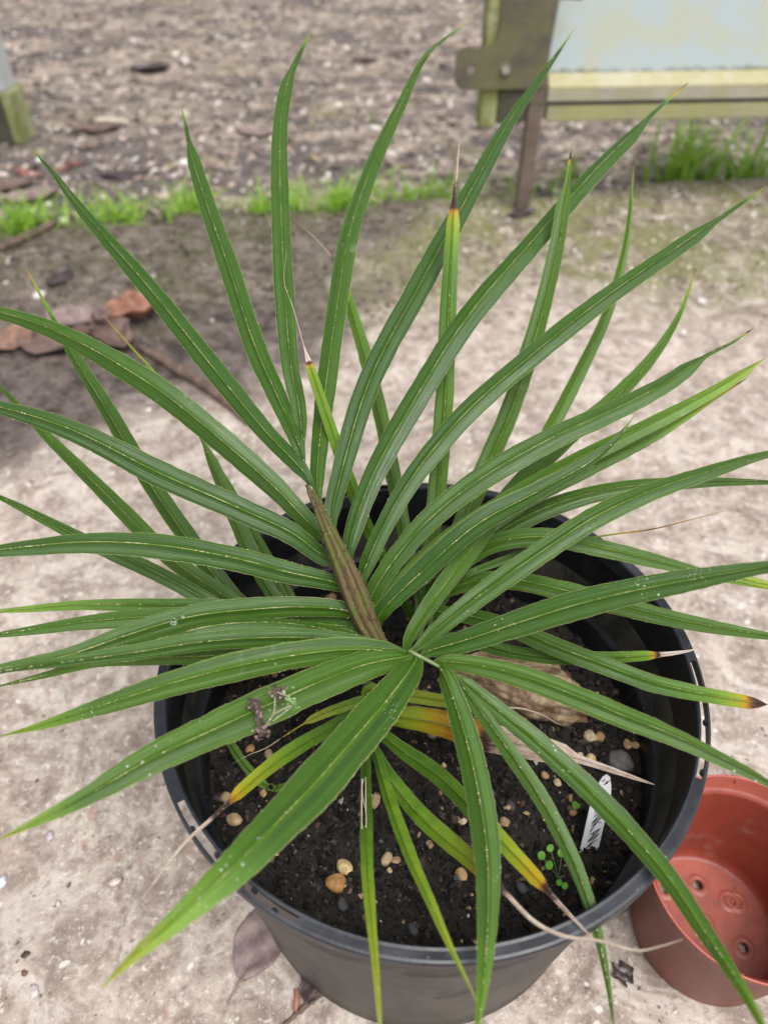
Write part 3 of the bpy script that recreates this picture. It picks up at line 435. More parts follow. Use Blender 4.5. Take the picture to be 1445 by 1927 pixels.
GRIT = [(-0.0352, 0.2042, 0.0074, 0.0069), (-0.0294, 0.2155, 0.0067, 0.0051), (0.0018, 0.2232, 0.004, 0.0056), (0.009, 0.2224, 0.0028, 0.0042), (-0.0292, 0.2898, 0.0061, 0.0066), (-0.007, 0.2684, 0.0034, 0.0074), (0.0572, 0.2117, 0.0043, 0.0051), (0.0041, 0.2147, 0.0024, 0.0019), (-0.1258, 0.2697, 0.0042, 0.0045), (-0.1168, 0.2513, 0.0062, 0.0049), (-0.0992, 0.2271, 0.0036, 0.0042), (-0.1133, 0.3134, 0.0036, 0.0042), (-0.1164, 0.3445, 0.0037, 0.0038), (-0.0437, 0.2772, 0.003, 0.0065), (-0.0961, 0.3071, 0.0044, 0.0036), (-0.0991, 0.3852, 0.0029, 0.0028), (0.1742, 0.3217, 0.0054, 0.0058), (0.1837, 0.3242, 0.0045, 0.0042), (0.205, 0.3153, 0.004, 0.0047), (0.1699, 0.3, 0.0061, 0.0046), (0.1715, 0.3038, 0.0026, 0.0026), (0.1535, 0.2826, 0.0056, 0.0056), (0.1395, 0.2808, 0.0034, 0.0035), (0.1312, 0.2885, 0.0035, 0.0036), (0.1453, 0.3105, 0.0022, 0.0026), (0.0694, 0.3047, 0.0031, 0.0031), (0.0402, 0.3212, 0.0049, 0.0053), (0.0938, 0.2493, 0.0037, 0.0039), (0.1627, 0.3038, 0.0031, 0.0036), (0.1489, 0.2577, 0.0029, 0.0034), (0.1545, 0.2072, 0.0023, 0.0032), (0.1461, 0.2042, 0.0023, 0.0023), (0.1744, 0.2598, 0.0033, 0.0039), (0.0971, 0.2598, 0.0021, 0.0034), (0.0608, 0.2493, 0.0029, 0.0039), (0.1207, 0.3419, 0.0041, 0.0043), (0.2106, 0.3143, 0.0031, 0.0047), (0.1971, 0.3445, 0.0037, 0.0038), (0.0785, 0.4836, 0.0064, 0.0056), (-0.0539, 0.4699, 0.0079, 0.0056), (0.016, 0.5005, 0.0054, 0.0045), (-0.0772, 0.3712, 0.0033, 0.0028), (-0.0965, 0.2728, 0.003, 0.003), (0.049, 0.2954, 0.0022, 0.0021), (0.0774, 0.2728, 0.003, 0.0035), (0.119, 0.2817, 0.0026, 0.0025), (0.1552, 0.3419, 0.0046, 0.0049)]
FAR_LEAVES = [(-0.9495, 3.4189, -0.02), (-0.9721, 2.7103, -0.02), (-1.0551, 2.2985, -0.02), (-0.767, 2.3158, -0.02), (-0.9556, 2.4151, -0.02), (-0.9871, 2.3692, -0.02), (-0.9785, 2.0964, -0.02), (-1.0604, 2.2021, -0.02), (-0.9761, 1.9259, -0.02), (-0.9449, 2.5511, -0.02), (-0.7292, 1.5766, -0.02), (0.3578, 1.9259, -0.02), (-0.6157, 2.3966, -0.02), (-0.0731, 3.6036, -0.02), (-0.4332, 2.6992, -0.02)]
NEAR_LEAVES = [(-0.745, 1.3078, 0.004), (-0.6433, 1.2879, 0.004), (-0.6253, 1.3697, 0.004), (-0.5081, 1.3912, 0.004), (-0.5382, 1.3078, 0.004)]
STICK = [(-0.4812, 1.2813, 0.008), (-0.3949, 1.2059, 0.008), (-0.3115, 1.1275, 0.008), (-0.2316, 1.0322, 0.008)]
STICK2 = [(-0.9129, 1.7074, 0.008), (-0.8673, 1.7964, 0.008), (-0.8267, 1.8756, 0.008)]
WHITE_STONES = [(-0.7484, 1.4936, 0.004), (-0.4168, 0.8417, 0.004), (-0.4167, 1.0762, 0.004), (0.6833, 1.47, 0.004), (0.6053, 1.3383, 0.004)]
GROUND_BITS = [(-0.2713, 0.281, 0.0), (-0.3854, 0.281, 0.0), (-0.3506, 0.3262, 0.0), (-0.1798, 0.3234, 0.0), (-0.2912, 0.3234, 0.0), (-0.3202, 0.1861, 0.0), (-0.3351, 0.2011, 0.0), (-0.338, 0.2165, 0.0), (-0.3218, 0.2611, 0.0)]
PURPLE_LEAF = [(-0.118, 0.2293, 0.003), (-0.1452, 0.2601, 0.003), (-0.1199, 0.196, 0.003)]
PURPLE_BIT = [(0.2213, 0.1995, 0.003)]
ORANGE_BIT = [(-0.0796, 0.1771, 0.003)]
TWIG = [(-0.0357, 0.2001, 0.004), (-0.0592, 0.1831, 0.004), (-0.0774, 0.1687, 0.004), (-0.0949, 0.1548, 0.004)]
GRASSR = [(0.8582, 2.2021, -0.02), (1.0445, 2.2225, -0.02), (0.9496, 2.2642, -0.02), (0.551, 2.2642, -0.02), (-0.0418, 2.8429, -0.02)]
TREDHOLES = [(0.3123, 0.2757, 0.008), (0.3386, 0.2608, 0.008), (0.3382, 0.2193, 0.008), (0.2781, 0.2722, 0.008), (0.2913, 0.2278, 0.008)]
LEDGE = [(0.1833, 0.2329, 0.24), (0.2092, 0.2966, 0.24), (0.1687, 0.212, 0.24)]
CLUMP = [(-0.069, 0.2393, 0.3943), (-0.0656, 0.2482, 0.3992), (-0.0783, 0.2426, 0.3948), (-0.0751, 0.2371, 0.392), (-0.073, 0.2299, 0.386), (-0.066, 0.2365, 0.3929), (-0.0566, 0.2437, 0.3989), (-0.0544, 0.2408, 0.3959)]
DROPS = [((-0.1389, 0.3039, 0.3957), 0.0023), ((-0.1332, 0.3072, 0.3977), 0.0012)]

# ------------------------------------------------------------------ ground and slab
def hsh(x, y, s=1.0):
    return (math.sin(x*12.9*s+y*4.1)*.5+math.sin(x*5.3*s-y*9.7*s+1.3)*.3+math.sin(x*27.1*s+y*21.7*s)*.2)
def ground_z(x, y):
    r = math.hypot(x, y-2.5)
    k = max(0, 1-r/12)
    return -.035+k*(.011*hsh(x, y)+.006*hsh(x*3, y*3)) - .012*math.exp(-((y-(2.09+.168*x))/.07)**2)
def axis(lo, hi, step, far):
    a = list(np.arange(lo, hi+1e-6, step)); g = step; out = []
    v = hi
    while v < far: g *= 1.5; v += g; out.append(v)
    lo_ = []; v = lo; g = step
    while v > -far: g *= 1.5; v -= g; lo_.append(v)
    return lo_[::-1]+a+out
xs, ys = axis(-2.6, 2.6, .05, 150), axis(1.5, 6, .05, 150)
gv = [(x, y, ground_z(x, y)) for y in ys for x in xs]; nx = len(xs)
gf = [(j*nx+i, j*nx+i+1, (j+1)*nx+i+1, (j+1)*nx+i) for j in range(len(ys)-1) for i in range(nx-1)]
tag(mesh_obj('ground', gv, gf, MAT['ground']), kind='structure')
def edge_y(x): return 2.035+.168*x+.018*math.sin(x*9)+.012*math.sin(x*23+1)+.006*math.sin(x*61)
def slab_z(x, y):
    return .0028*hsh(x*2.1, y*2.1)+.0015*hsh(x*6, y*6+.4)
def slab_mesh():
    sx = list(np.arange(-4, 4.001, .04)); sy = list(np.linspace(0, 1, 90)); V, Fc = [], []; n = len(sx)
    for t in sy:
        for x in sx:
            y = -1.2+(edge_y(x)+1.2)*t; V.append((x, y, slab_z(x, y) - (.012 if t == 1 else 0)))
    for j in range(len(sy)-1):
        for i in range(n-1): Fc.append((j*n+i, j*n+i+1, (j+1)*n+i+1, (j+1)*n+i))
    b = len(V); top = (len(sy)-1)*n
    for i, x in enumerate(sx): V.append((x, edge_y(x)+.015, -.09))
    for i in range(n-1): Fc.append((top+i, top+i+1, b+i+1, b+i))
    return V, Fc
tag(mesh_obj('concrete_path', *slab_mesh(), MAT['slab']), kind='structure')

# scatter of small angular bits, one mesh
def base_shape(kind):
    bm = bmesh.new()
    if kind == 'ico': bmesh.ops.create_icosphere(bm, subdivisions=1, radius=1)
    elif kind == 'ico2': bmesh.ops.create_icosphere(bm, subdivisions=2, radius=1)
    else: bmesh.ops.create_cube(bm, size=1.5); bmesh.ops.triangulate(bm, faces=bm.faces[:])
    v = np.array([x.co[:] for x in bm.verts]); f = np.array([[q.index for q in p.verts] for p in bm.faces]); bm.free(); return v, f
SH = {k: base_shape(k) for k in ('ico', 'ico2', 'cube')}
def rand_rot(n, tilt=math.pi):
    a = rng.uniform(0, 2*math.pi, n); b = rng.uniform(-tilt, tilt, n); c_ = rng.uniform(-tilt, tilt, n)
    ca, sa, cb, sb, cc, sc = np.cos(a), np.sin(a), np.cos(b), np.sin(b), np.cos(c_), np.sin(c_)
    Z = np.zeros(n); O = np.ones(n)
    Rz = np.stack([ca, -sa, Z, sa, ca, Z, Z, Z, O], 1).reshape(n, 3, 3); Rx = np.stack([O, Z, Z, Z, cb, -sb, Z, sb, cb], 1).reshape(n, 3, 3); Ry = np.stack([cc, Z, sc, Z, O, Z, -sc, Z, cc], 1).reshape(n, 3, 3)
    return Rz @ Rx @ Ry
def scatter(name, cen, scl, cols, mat, kind='ico', jit=.28, tilt=math.pi, parent=None, smooth=False):
    bv, bf = SH[kind]; n = len(cen); k = len(bv)
    V = bv[None]*(1+rng.normal(0, jit, (n, k, 1)).clip(-.55, .6))
    V = V*scl[:, None, :]; V = np.einsum('nij,nkj->nki', rand_rot(n, tilt), V)+cen[:, None, :]
    Fc = (bf[None]+(np.arange(n)*k)[:, None, None]).reshape(-1, 3)
    me = bpy.data.meshes.new(name); me.vertices.add(n*k); me.vertices.foreach_set('co', V.reshape(-1).astype(np.float32))
    m_ = len(Fc); me.loops.add(m_*3); me.loops.foreach_set('vertex_index', Fc.reshape(-1).astype(np.int32))
    me.polygons.add(m_); me.polygons.foreach_set('loop_start', np.arange(0, m_*3, 3, dtype=np.int32))
    me.polygons.foreach_set('use_smooth', np.full(m_, smooth)); me.update(calc_edges=True); me.validate()
    ca = me.color_attributes.new('col', 'FLOAT_COLOR', 'POINT')
    C4 = np.ones((n, k, 4), np.float32); C4[:, :, :3] = cols[:, None, :]; ca.data.foreach_set('color', C4.reshape(-1))
    me.materials.append(mat); o = link(bpy.data.objects.new(name, me))
    if parent: o.parent = parent
    return o
def palette(n, P, w):
    P = np.array(P); i = rng.choice(len(P), n, p=np.array(w)/sum(w)); return (P[i]*rng.uniform(.7, 1.25, (n, 1))).clip(0, .8)
N = 15000
cx = rng.uniform(-2.6, 2.6, N); cy = 1.95+3.4*rng.uniform(0, 1, N)**1.5; ok = cy > np.array([edge_y(a)+.02 for a in cx]); cx, cy = cx[ok], cy[ok]; N = len(cx)
sz = .004+.020*rng.beta(1.1, 6, N); sc3 = np.stack([sz*rng.uniform(.8, 1.7, N), sz*rng.uniform(.7, 1.2, N), sz*rng.uniform(.3, .6, N)], 1)
cz = np.array([ground_z(a, b) for a, b in zip(cx, cy)])+sz*.2
tag(scatter('gravel', np.stack([cx, cy, cz], 1), sc3, palette(N, [(.44, .36, .31), (.25, .19, .165), (.06, .046, .042), (.72, .65, .60), (.38, .25, .21), (.33, .29, .18)], [4, 3, 3.5, 3.2, 1.4, 1]), MAT['chips'], 'ico', .3, .5), 'loose gravel and bark chips over the rough ground', None, None, 'stuff')
# crumbs of earth and grit on the slab
def slab_crumbs():
    pts = []
    while len(pts) < 9500:
        x, y = random.uniform(-1.1, 1.3), random.uniform(.0, 2.2)
        if y > edge_y(x)-.01: continue
        f = min(-.52*(x+.58)+.854*(y-.93), -.936*(x+.16)+.353*(y-1.12)); p = .10
        if f > -.05: p = .7
        elif y > 1.5: p = .75
        if math.hypot(x-.034, y-.326) < .172 or math.hypot(x-.307, y-.24) < .07: continue
        if random.random() < p: pts.append((x, y, f))
    P = np.array(pts); n = len(P); s_ = .0009+.0048*rng.beta(1.0, 8, n)
    dark = palette(n, [(.05, .038, .032), (.12, .09, .075), (.24, .19, .16), (.5, .45, .42)], [4, 4, 2, .6]); lite = palette(n, [(.42, .36, .30), (.28, .21, .16), (.66, .6, .54), (.14, .10, .07)], [4, 4, 4, 1.6])
    s_ = np.where(P[:, 1] > 1.35, s_*1.9, s_)
    c_ = np.where((P[:, 2] > -.05)[:, None], dark, lite)
    z = np.array([slab_z(a, b) for a, b, _ in pts])+s_*.25
    return scatter('grit', np.stack([P[:, 0], P[:, 1], z], 1), np.stack([s_*rng.uniform(.8, 1.8, n), s_, s_*.55], 1), c_, MAT['chips'], 'ico', .3, .5)
tag(slab_crumbs(), 'loose earth and grit lying over the slab', None, None, 'stuff')

# ------------------------------------------------------------------ black pot
PC = (.034, .326)
pot = tag(empty('plant_pot', (PC[0], PC[1], 0)), 'big black plastic pot with slotted rim holding the palm', 'pot')
prof = [(0.0, .0006), (.166, .0006), (.170, .004), (.1735, .06), (.183, .18), (.1945, .308)]
mesh_obj('outer_wall', *lathe(prof, 128), MAT['potwall'], pot)
prof = [(.1938, .312), (.1930, .306), (.1900, .245), (.1898, .242), (.1835, .240), (.1822, .238), (.179, .17)]
mesh_obj('inner_wall', *lathe(prof, 128), MAT['pot'], pot)
def rim_mesh():
    rr = [.1930, .1934, .1944, .1960, .2006, .2022, .2029, .2029]; zz = [.3060, .3190, .3203, .3196, .3196, .3192, .3178, .3100]
    seg = 360; V, Fc = [], []
    def slot(a):
        return -147 <= a <= -116 or -28 <= a <= -1 or 92 <= a <= 118
    for i in range(seg):
        a = R(i)
        for r, z in zip(rr, zz): V.append((r*math.cos(a), r*math.sin(a), z+.0006*math.sin(3*a)))
        for r, z in zip(rr[::-1], zz[::-1]): V.append((r*math.cos(a)*.9995 if r < .2015 else (r-.0016)*math.cos(a), r*math.sin(a)*.9995 if r < .2015 else (r-.0016)*math.sin(a), z-.0022 if r < .2025 else z-(0 if z < .312 else .002)))
    n = 16
    for i in range(seg):
        j = (i+1) % seg; d = i if i < 180 else i-360; gone = slot(d)
        for k in range(n):
            k2 = (k+1) % n
            if gone and k in (3, 11): continue
            Fc.append((i*n+k, j*n+k, j*n+k2, i*n+k2))
        if gone:
            Fc.append((i*n+3, j*n+3, j*n+12, i*n+12)); Fc.append((i*n+4, i*n+11, j*n+11, j*n+4))
            prev = (i-1) % 360; pd = prev if prev < 180 else prev-360
            if not slot(pd): Fc.append((i*n+3, i*n+4, i*n+11, i*n+12))
            nd = j if j < 180 else j-360
            if not slot(nd): Fc.append((j*n+3, j*n+12, j*n+11, j*n+4))
    return V, Fc
rim = mesh_obj('rim', *rim_mesh(), MAT['rim'], pot, smooth=False)
def nub(a, r, s_=(.003, .004, .005)):
    b = box_bm(-s_[0]/2, s_[0]/2, -s_[1]/2, s_[1]/2, -s_[2], 0, .0008)
    bmesh.ops.transform(b, matrix=Matrix.Translation((r*math.cos(R(a)), r*math.sin(R(a)), .3188)) @ Matrix.Rotation(R(a), 4, 'Z'), verts=b.verts)
    bm_obj('nub', b, MAT['pot'], rim)
for a, r in ((-141, .1997), (-134, .1972), (-127, .1997), (-124.5, .1972), (-119.5, .1997), (-8, .1997), (-14.5, .1997), (-21, .1972), (-26, .1997)): nub(a, r)

# ------------------------------------------------------------------ soil and what lies on it
SOIL_Z = .210
def soil_z(x, y):
    dx, dy = x-PC[0], y-PC[1]; r = math.hypot(dx, dy)
    return SOIL_Z+.004*hsh(x*4, y*4)+.0035*hsh(x*11, y*11+.3)+.0016*hsh(x*31, y*29+.1)+.010*math.exp(-((x-.02)**2+(y-.345)**2)/.0025)
def soil():
    V, Fc = [], []; rings = 46; seg = 150
    V.append((PC[0], PC[1], soil_z(*PC)))
    for i in range(1, rings+1):
        r = .1815*i/rings
        for k in range(seg):
            a = 2*math.pi*k/seg; x, y = PC[0]+r*math.cos(a), PC[1]+r*math.sin(a); V.append((x, y, soil_z(x, y)+random.uniform(-.0009, .0011)))
    for k in range(seg): Fc.append((0, 1+k, 1+(k+1) % seg))
    for i in range(rings-1):
        for k in range(seg): Fc.append((1+i*seg+k, 1+(i+1)*seg+k, 1+(i+1)*seg+(k+1) % seg, 1+i*seg+(k+1) % seg))
    return V, Fc
so = mesh_obj('potting_soil', *soil(), MAT['soil']); tag(so, 'dark crumbly potting soil filling the black pot', 'soil', None, 'stuff')
N = 11000
r_ = .180*np.sqrt(rng.uniform(0, 1, N)); a_ = rng.uniform(0, 2*math.pi, N); cx, cy = PC[0]+r_*np.cos(a_), PC[1]+r_*np.sin(a_)
sz = .0006+.0046*rng.beta(1, 6, N)
cz = np.array([soil_z(a, b) for a, b in zip(cx, cy)])+sz*.5
scatter('soil_crumbs', np.stack([cx, cy, cz], 1), np.stack([sz*rng.uniform(.8, 1.7, N), sz, sz*.8], 1), palette(N, [(.005, .004, .0035), (.018, .014, .011), (.060, .045, .036), (.15, .10, .07), (.45, .31, .18), (.55, .52, .48)], [6, 5, 3.2, .6, .22, .16]), MAT['crumbs'], 'ico', .3, parent=so)
so.children[0]['kind'] = 'stuff'

def pebble(name, loc, rx, ry, rz_, col, mat, label, cat, group=None, seed=0, sub='ico2', amp=.16):
    r2 = np.random.default_rng(seed); bv, bf = SH[sub]
    k = r2.normal(0, 1, (4, 3)); ph = r2.uniform(0, 6, 4)
    d = sum(np.sin(bv @ k[i]*2.2+ph[i]) for i in range(4))*amp*.45
    v = bv*(1+d[:, None])*np.array([rx, ry, rz_]); a = r2.uniform(0, 6.28); ca, sa = math.cos(a), math.sin(a)
    v = v @ np.array([[ca, sa, 0], [-sa, ca, 0], [0, 0, 1]])
    o = mesh_obj(name, v, [tuple(int(q) for q in f) for f in bf], mat); o.location = loc
    at_ = o.data.color_attributes.new('col', 'FLOAT_COLOR', 'POINT')
    sp = r2.uniform(.7, 1.2, (len(v), 1)); c4 = np.ones((len(v), 4), np.float32); c4[:, :3] = np.array(col)[None]*sp; at_.data.foreach_set('color', c4.reshape(-1))
    return tag(o, label, cat, group)
GC = [(.52, .33, .16), (.60, .43, .25), (.50, .36, .22), (.42, .27, .15), (.58, .47, .30), (.48, .28, .14)]
special = {0: ('orange brown pebble on soil, largest one near the front rim', (.48, .25, .09)), 1: ('pale mustard pebble beside the largest orange brown one', (.55, .42, .20)),
           5: ('small tan pebble right beside the torn leaflet', (.50, .36, .22)), 9: ('flat tan pebble by the left pot wall under the brown leaf tip', (.52, .36, .2)),
           4: ('round tan pebble on soil under the wide front leaflet', (.62, .45, .24))}
for i, (x, y, rx, ry) in enumerate(GRIT):
    lab, col = special.get(i, ('small tan grit pebble lying on the dark potting soil', GC[i % 6]))
    rx, ry = max(rx, .002), max(ry, .002)
    pebble('pebble', (x, y, soil_z(x, y)+min(rx, ry)*.62), rx*1.05, ry*1.05, min(rx, ry)*.75, col, MAT['grit'], lab, 'pebble', None if i in special else 'tan grit pebbles scattered on the potting soil', 100+i)
# the large tan stone
def large_stone():
    bm = bmesh.new(); bmesh.ops.create_icosphere(bm, subdivisions=5, radius=1)
    from mathutils import noise as mn
    for v in bm.verts:
        p = v.co.copy(); d = mn.fractal(p*1.3+Vector((3, 1, 2)), 1, 2, 5)*.24+abs(mn.noise(p*3.3))*.16+mn.noise(p*8)*.05
        q = p*(1+d); q.x *= .056*(1-.18*p.y); q.y *= .025*(1+.2*p.x); q.z *= .022
        q.z = max(q.z, -.012); v.co = q
    return bm
st = bm_obj('stone', large_stone(), MAT['stone'], None, True); st.location = (.120, .370, .222); st.rotation_euler = (R(8), R(-4), R(-20)); tag(st, 'large rough pale tan stone lying on the potting soil', 'stone')
st2 = pebble('stone', (.0, .345, .222), .018, .010, .010, (.4, .26, .15), MAT['stone'], 'brown husk like stone tucked against the palm base', 'stone', None, 5)
pebble('pebble', (.196, .300, .214), .011, .010, .007, (.16, .145, .14), MAT['grit'], 'grey angular stone chip on soil near the right pot wall', 'pebble', None, 9)
for i, (x, y) in enumerate(((.10, .262), (.085, .273), (.055, .21), (-.03, .19), (.02, .175), (.1, .2))):
    pebble('pebble', (x, y, soil_z(x, y)+.002), .005, .004, .003, (.06, .06, .065), MAT['grit'], 'dark slate grey chip lying on the potting soil', 'pebble', 'slate chips on the potting soil', 40+i)

# ------------------------------------------------------------------ palm
palm = tag(empty('palm_plant', (.02, .345, SOIL_Z)), 'young green fan palm with long narrow leaflets growing in black pot', 'palm')
def wid(t, o):
    x_ = min(1, t/.36); a = .16+.40*min(1, t/.05)+.44*(1-(1-x_)**2.0)
    tw = o.get('tipw'); e = o.get('endw')
    if tw:
        t0, w0 = tw
        s0 = min(.45, t0*.6)
        if t > s0: a *= 1-.32*min(1, (t-s0)/max(.01, t0-s0))**1.6
        if t > t0-.02:
            k = min(1, (t-t0+.02)/.045); a = a*(1-k)+w0*max(0, 1-max(0, (t-t0)/(1-t0)))**.6*k
    elif e:
        if t > .5: a = max(e, 1-((t-.5)/.5)**1.5*(1-e))*min(1, (1-t)/.07+.02)
    elif t > .42: a *= max(0, 1-((t-.42)/.58)**1.65)
    return max(a, .012)
US = [-1, -.72, -.38, -.075, -.03, 0, .03, .075, .38, .72, 1]
def leaflet(frond, pts, w, o, seed, inv):
    r2 = np.random.default_rng(seed); n = 64
    rc = catmull(RACHIS[frond['key']], 40)[0]; dd = np.linalg.norm(rc-np.array(pts[0]), axis=1); k0 = int(dd.argmin())
    if .003 < dd[k0] < .035: pts = [tuple(rc[max(0, k0-3)])]+list(pts)
    C, L = catmull(pts, n); V = []; T_ = np.gradient(C, axis=0)
    ns = len(US); N0 = Vector(o.get('n0', (r2.uniform(-.12, .12), -.50, .84))).normalized(); r0, r1 = o.get('roll', (r2.uniform(-.22, .22), r2.uniform(-.28, .28)))
    tw = o.get('twist'); fold = o.get('fold', r2.uniform(.45, .78)); sides = []
    ph = r2.uniform(0, 6)
    for i in range(n):
        t = i/(n-1); T = Vector(T_[i]).normalized(); nn = N0-T*N0.dot(T); nn.normalize(); roll = r0+(r1-r0)*t
        if tw and t > tw[0]: roll += tw[1]*min(1, (t-tw[0])/.05)
        q = Quaternion(T, roll); nn = q @ nn; sd_ = T.cross(nn); sides.append((T, nn, sd_))
        hw = w*{'fan': .49, 'tall': .425}.get(frond['key'], .45)*wid(t, o)*(1+.02*math.sin(t*23+ph)); fo = fold+.35*max(0, 1-t/.12)+(.5*max(0, (t-.8)/.2) if not tw else 0); p = Vector(C[i])
        for k, u in enumerate(US):
            e = 1.0
            if abs(u) == 1: e = 1+r2.uniform(-.035, .03)
            h = -fo*abs(u)*hw*(1-.25*abs(u))+.055*hw*math.cos(abs(u)*9)*(abs(u) > .2)
            if abs(u) <= .031: h += .00045 if u == 0 else .00022
            V.append(p+sd_*(u*hw*e)+nn*h)
    Fc, mi = [], []; hole = o.get('hole')
    for i in range(n-1):
        t = (i+.5)/(n-1)
        for k in range(ns-1):
            if hole and hole[0] < t < hole[1] and 7 <= k <= 8: continue
            Fc.append((i*ns+k, i*ns+k+1, (i+1)*ns+k+1, (i+1)*ns+k)); mi.append(0)
    nb = len(V)
    # scurf: tiny pale flakes along the rib and margins
    sc_ = o.get('scurf', .5); m_ = int(430*sc_)
    for q in range(m_):
        t = r2.uniform(.02, .95); i = int(t*(n-1)); T, nn, sd_ = sides[i]
        if math.sin(t*31+ph)+.7*math.sin(t*77+2*ph) < r2.uniform(-1.2, 1.5): continue
        if r2.random() < .75: k, out_ = 5, 0
        else: k, out_ = (0, -1) if r2.random() < .5 else (ns-1, 1)
        p = Vector(V[i*ns+k]).lerp(Vector(V[(i+1)*ns+k]), r2.random()) if i < n-1 else Vector(V[i*ns+k])
        s_ = (.00016+.00042*r2.beta(1.3, 4))*(1.15 if out_ == 0 else .9); d = (T*r2.uniform(-1, 1)+sd_*r2.uniform(-.5, .5)).normalized(); e = d.cross(nn).normalized()
        p = p+nn*.0003+sd_*out_*s_*.4
        l_ = s_*r2.uniform(1, 2.4); b = len(V)
        V.extend([p-d*l_-e*s_*.3, p+e*s_*.5+nn*s_*.5, p+d*l_+nn*s_*r2.uniform(.2, 1.4), p-e*s_*.6+nn*s_*.2]); Fc.append((b, b+1, b+2, b+3)); mi.append(1)
    if hole:   # pale torn fibres left along the eaten slot
        i0, i1 = int(hole[0]*(n-1)), int(hole[1]*(n-1))+1
        for kk, wv in ((7, .0007), (9, .0007), (7.8, .00045)):
            prevs = None
            for i in range(i0, i1+1):
                f = (i-i0)/(i1-i0); T, nn, sd_ = sides[i]; ku = kk if kk != 7.8 else 7+1.8*(.5+.5*math.sin(f*5+.5))
                a, b_ = int(ku), min(int(ku)+1, ns-1); p = Vector(V[i*ns+a]).lerp(Vector(V[i*ns+b_]), ku-a)+nn*.0004
                b = len(V); V.extend([p-sd_*wv*.5, p+sd_*wv*.5+nn*.0002])
                if prevs is not None: Fc.append((prevs, prevs+1, b+1, b)); mi.append(2)
                prevs = b
    ob = mesh_obj('leaflet', [inv @ Vector(v) for v in V], Fc, [MAT['leaf'], MAT['scurf'], MAT['litter_pale']], frond, True, mi)
    me = ob.data; nv = len(me.vertices); tt = np.concatenate([np.repeat(np.arange(n)/(n-1), ns), np.zeros(nv-nb)])
    ks = o.get('age', [(0, 0), (.93, 0), (1, .4)]); age = np.interp(tt, [k[0] for k in ks], [k[1] for k in ks])
    for nm, val in (('age', age), ('tone', np.full(nv, min(1, max(0, o.get('tone', .3)+r2.uniform(-.20, .30)+(.18 if frond['key'] == 'fan' else 0))))), ('blotch', np.full(nv, .55*o.get('blotch', 0.0))), ('specks', np.full(nv, .12+.75*o.get('specks', 0)))):
        at_ = me.attributes.new(nm, 'FLOAT', 'POINT'); at_.data.foreach_set('value', val.astype(np.float32))
    uvl = me.uv_layers.new(name='UVMap'); li = np.empty(len(me.loops), np.int32); me.loops.foreach_get('vertex_index', li)
    uu = np.concatenate([np.tile((np.array(US)+1)/2, n), np.full(nv-nb, .3)]); vv = np.concatenate([np.repeat(np.arange(n)/(n-1)*L, ns), np.zeros(nv-nb)])
    uvl.data.foreach_set('uv', np.stack([uu[li], vv[li]+seed*.37], 1).reshape(-1).astype(np.float32))
    return ob
# short scaly stem at soil level
stem_v, stem_f = tube([(.012, .35, .196), (.014, .349, .218), (.016, .346, .240), (.018, .342, .262)], [.020, .019, .014, .006], 14, 14)
stem_v = [Vector(v)-Vector(palm.location)+Vector((random.uniform(-1, 1), random.uniform(-1, 1), 0))*.0012 for v in stem_v]
mesh_obj('stem', stem_v, stem_f, MAT['bark'], palm)
INFO = {'tall': 'tall upright frond with leaflets spread along its rib', 'fan': 'front frond with broad leaflets radiating over the rim', 'rear': 'rear upright frond of narrow light green leaflets',
        'right': 'frond arching low to the right behind the front fan', 'left': 'low frond reaching behind to the left', 'old': 'oldest low frond with yellow and dead brown tips'}
ALAB = {'old': 'yellowing old leaflet with a brown dying tip'}
FR = {}
inv = Matrix.Translation(-Vector(palm.location))
foot = {'tall': (.016, .346, .232), 'fan': (.020, .340, .235), 'rear': (.022, .348, .232), 'right': (.024, .346, .230), 'left': (.008, .350, .230), 'old': (.012, .338, .226)}
for key in RACHIS:
    P = RACHIS[key]; f0 = foot[key]; mid = tuple((f0[i]*.5+P[0][i]*.5)+(0, .004, .0)[i] for i in range(3))
    n_p = len(P)
    v, f = tube([f0, mid]+list(P), [.0036, .0030]+[.0024-.0014*i/max(1, n_p-1) for i in range(n_p)], 8, 28)
    fr = mesh_obj('frond', [inv @ Vector(q) for q in v], f, MAT['petiole'], palm); fr['label'] = INFO[key]; fr['key'] = key; FR[key] = fr
for i, (key, pts, w, o) in enumerate(LEAFLETS):
    ob = leaflet(FR[key], pts, w, o, 11+i, inv)
    ks = o.get('age')
    if ks and max(k[1] for k in ks) > .68: ob['label'] = 'green leaflet with a dried pale tip' if key != 'old' else ALAB['old']
    elif ks and max(k[1] for k in ks) > .3: ob['label'] = 'leaflet turning yellow towards its tip'
    if o.get('hole'): ob['label'] = 'narrow leaflet with a long torn hole'
